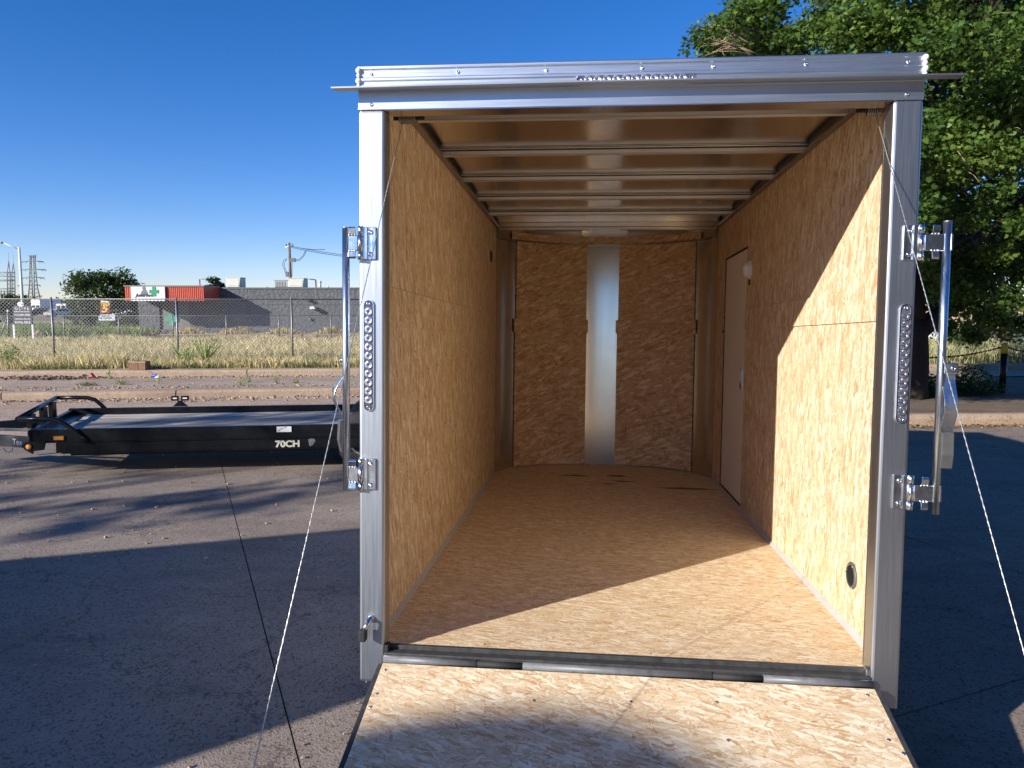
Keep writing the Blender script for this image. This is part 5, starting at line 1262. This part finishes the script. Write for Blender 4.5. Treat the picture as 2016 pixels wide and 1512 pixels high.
# dead weeds along the grey wall
n = 5000; X = rng.uniform(bl.x, bl.x + BW, n); 
o = blades('wall_weeds', X, BD - rng.uniform(.15, .9, n), np.zeros(n), (.15 + .45 * rng.random(n)) * (.6 + .4 * np.sin(X * 2.1)), np.full(n, .05), M['dry'], None, .4); tag(o, 'dead weeds growing along the foot of the grey wall', 'weeds', kind='stuff')
n = 12000; X = rng.uniform(-36, -22, n); Y = rng.uniform(42, 70, n); o = blades('scrub', X, Y, np.zeros(n), .2 + .5 * rng.random(n), np.full(n, .07), M['weed'], None, .4); tag(o, 'green scrub around the road signs in the background', 'scrub', kind='stuff')
# fallen leaves along the island kerb and loose stones on the lot
n = 900; X = rng.uniform(4.6, 12, n); Yk_ = 11.05 + .05 * (X - 6) - .17 - np.abs(rng.normal(0, .09, n))
tag(leaves('fallen_leaves', np.stack([X, Yk_, np.full(n, .012) + rng.random(n) * .02], 1), .055, plain('dry_leaf', (.30, .17, .07), .8, 0, .4, 40, 0), OVAL, 1.5), 'dry brown leaves gathered along the foot of the island kerb', 'fallen leaves', kind='stuff')
mb = MB()
for i in range(700):
    Y = rng.uniform(1.6, 12) ; x_ = rng.uniform(-.75, .9) * Y; s_ = rng.uniform(.002, .007) * (1 if Y < 5 else 1.8)
    mb.box(-s_, s_, -s_ * .7, s_ * .7, 0, s_, Matrix.Translation((x_, Y, .002)) @ Matrix.Rotation(rng.uniform(0, 3), 4, 'Z'))
tag(mb.build('loose_gravel', M['walk'], None, fix=False), 'loose bits of gravel scattered over the worn concrete lot', 'gravel', kind='stuff')

# ------------------------------------------------------------------ unseen things added out of frame to throw shadows or block sky light
SH = Vector((-SUN.x, -SUN.y, 0)).normalized()
p2, p3 = Vector((-5.9, 2.18)), Vector((-5.1, -.19))
u = Vector((.949, .316)); hgt = 2.40
o = empty('shadow_box_trailer', (p3.x, p3.y, 0), math.atan2(u.y, u.x)); tag(o, 'white box trailer added out of view to shade the ground on the left', 'trailer')  # unseen caster added for the straight-edged shadow on the left ground
ln = (p2 - p3).length
MB().box(-5.2, 0, 0, ln, .30, hgt).build('body', M['white'], o, .02)
MB().box(-5.0, -.1, .02, ln - .02, .02, .30).build('skirt', M['black'], o)
for x_ in (-3.2, -2.3):
    MB().lathe([(.18, -.1), (.32, -.1), (.32, .1), (.18, .1)], Matrix.Translation((x_, -.05, .32)) @ Matrix.Rotation(R(90), 4, 'X'), 20).build('wheel', M['tyre'], o)
def shade_tree(D, m, H, rad, ncl, crad, nleaf, lsize, label, keep=None):
    """tree whose shadow axis passes at lateral offset m from the viewer, crown top at shadow height H over the viewer's foot"""
    perp = Vector((.607, -.796, 0)); base = SH * D + perp * m
    zc = H + D * .3965 * 1.0
    return tree('shade_tree', label, (base.x, base.y, 0), (base.x, base.y, zc - rad[2]), rad, ncl, crad, nleaf, lsize, 'oak', OVAL, .16, nlimb=6)
tkp = SH * 13.0 + Vector((.607, -.796, 0)) * -1.48; ztop = 1.03 + 13.0 * .3965
o = empty('shadow_tank', (tkp.x, tkp.y, 0)); tag(o, 'narrow domed tank on legs added out of view to shade the ramp', 'shadow caster')  # made-up tank, shaped to cast the rounded shadow on the ramp
MB().lathe([(.82, ztop - 4.2)] + [(.82 * math.cos(t), ztop - .72 + .72 * math.sin(t)) for t in np.linspace(0, 1.5, 12)], None, 40).build('tank', M['white'], o)
for k in range(4): MB().tube([(.6 * math.cos(k * 1.57 + .6), .6 * math.sin(k * 1.57 + .6), 0), (.6 * math.cos(k * 1.57 + .6), .6 * math.sin(k * 1.57 + .6), ztop - 4.15)], .07, 8).build('leg', M['dull'], o)
shade_tree(14.0, -7.95, 4.5, (2.0, 2.0, 3.8), 95, .42, 120, .20, 'tall loose tree added out of view on the left to throw dappled shade')  # unseen tree added for the dappled band of shade on the lot

o = empty('sky_blocker_trailer', (5.4, -2.5, 0)); tag(o, 'black enclosed trailer added out of view on the right to block sky light', 'trailer')  # unseen trailer added to keep sky light off the ground at right
MB().box(0, 2.0, 0, 7.0, .35, 2.6).build('body', M['black'], o, .03)
for y_ in (3.0, 3.9):
    MB().lathe([(.18, -.1), (.33, -.1), (.33, .1), (.18, .1)], Matrix.Translation((-.02, y_, .33)) @ Matrix.Rotation(R(90), 4, 'Y'), 20).build('wheel', M['tyre'], o)

o = empty('sky_blocker_building', (1.0, -13, 0)); tag(o, 'plain tan building added unseen behind the viewer to block sky light', 'building')  # unseen building added to hold back sky light from behind
MB().box(0, 30, 0, 8, 0, 6.2).build('wall', M['tan'], o); MB().box(-.3, 30.3, -.3, 8.3, 6.2, 6.45).build('roof', M['hinge2'], o)
for i in range(6):
    MB().box(1.5 + i * 4.6, 4.0 + i * 4.6, 8.0, 8.04, 1.0, 2.6).build('window', M['glass'], o)

n = 6500; X = rng.uniform(-17, -3, n); den = np.clip(.45 + .55 * np.sin(X * 2.3) + .35 * np.sin(X * 5.1 + 1), 0, 1); kp = rng.random(n) < den; X = X[kp]; n = len(X)
o = blades('verge_weeds', X, k2(X) + .40 + np.abs(rng.normal(0, .22, n)), np.full(n, .285), .04 + .12 * rng.random(n), np.full(n, .012), M['weedv'], None, .6); tag(o, 'green and brown weeds matted along the back of the second kerb', 'weeds', kind='stuff')
mb = MB()
for i in range(2600):
    x_ = rng.uniform(-13, -2.2)
    if rng.random() < .5: y_, z_ = k1(x_) - abs(rng.normal(0, .22)), .006
    elif rng.random() < .6: y_, z_ = k2(x_) - abs(rng.normal(0, .25)), .143
    else: y_, z_ = k1(x_) + .42 + abs(rng.normal(0, .3)), .143
    s_ = rng.uniform(.006, .026); mb.box(-s_, s_, -s_ * .7, s_ * .7, 0, s_ * .8, Matrix.Translation((x_, y_, z_)) @ Matrix.Rotation(rng.uniform(0, 3), 4, 'Z') @ Matrix.Rotation(rng.uniform(-.5, .5), 4, 'X'))
tag(mb.build('kerb_grit', M['gravel'], None, fix=False), 'stones and grit gathered along both kerbs', 'gravel', kind='stuff')
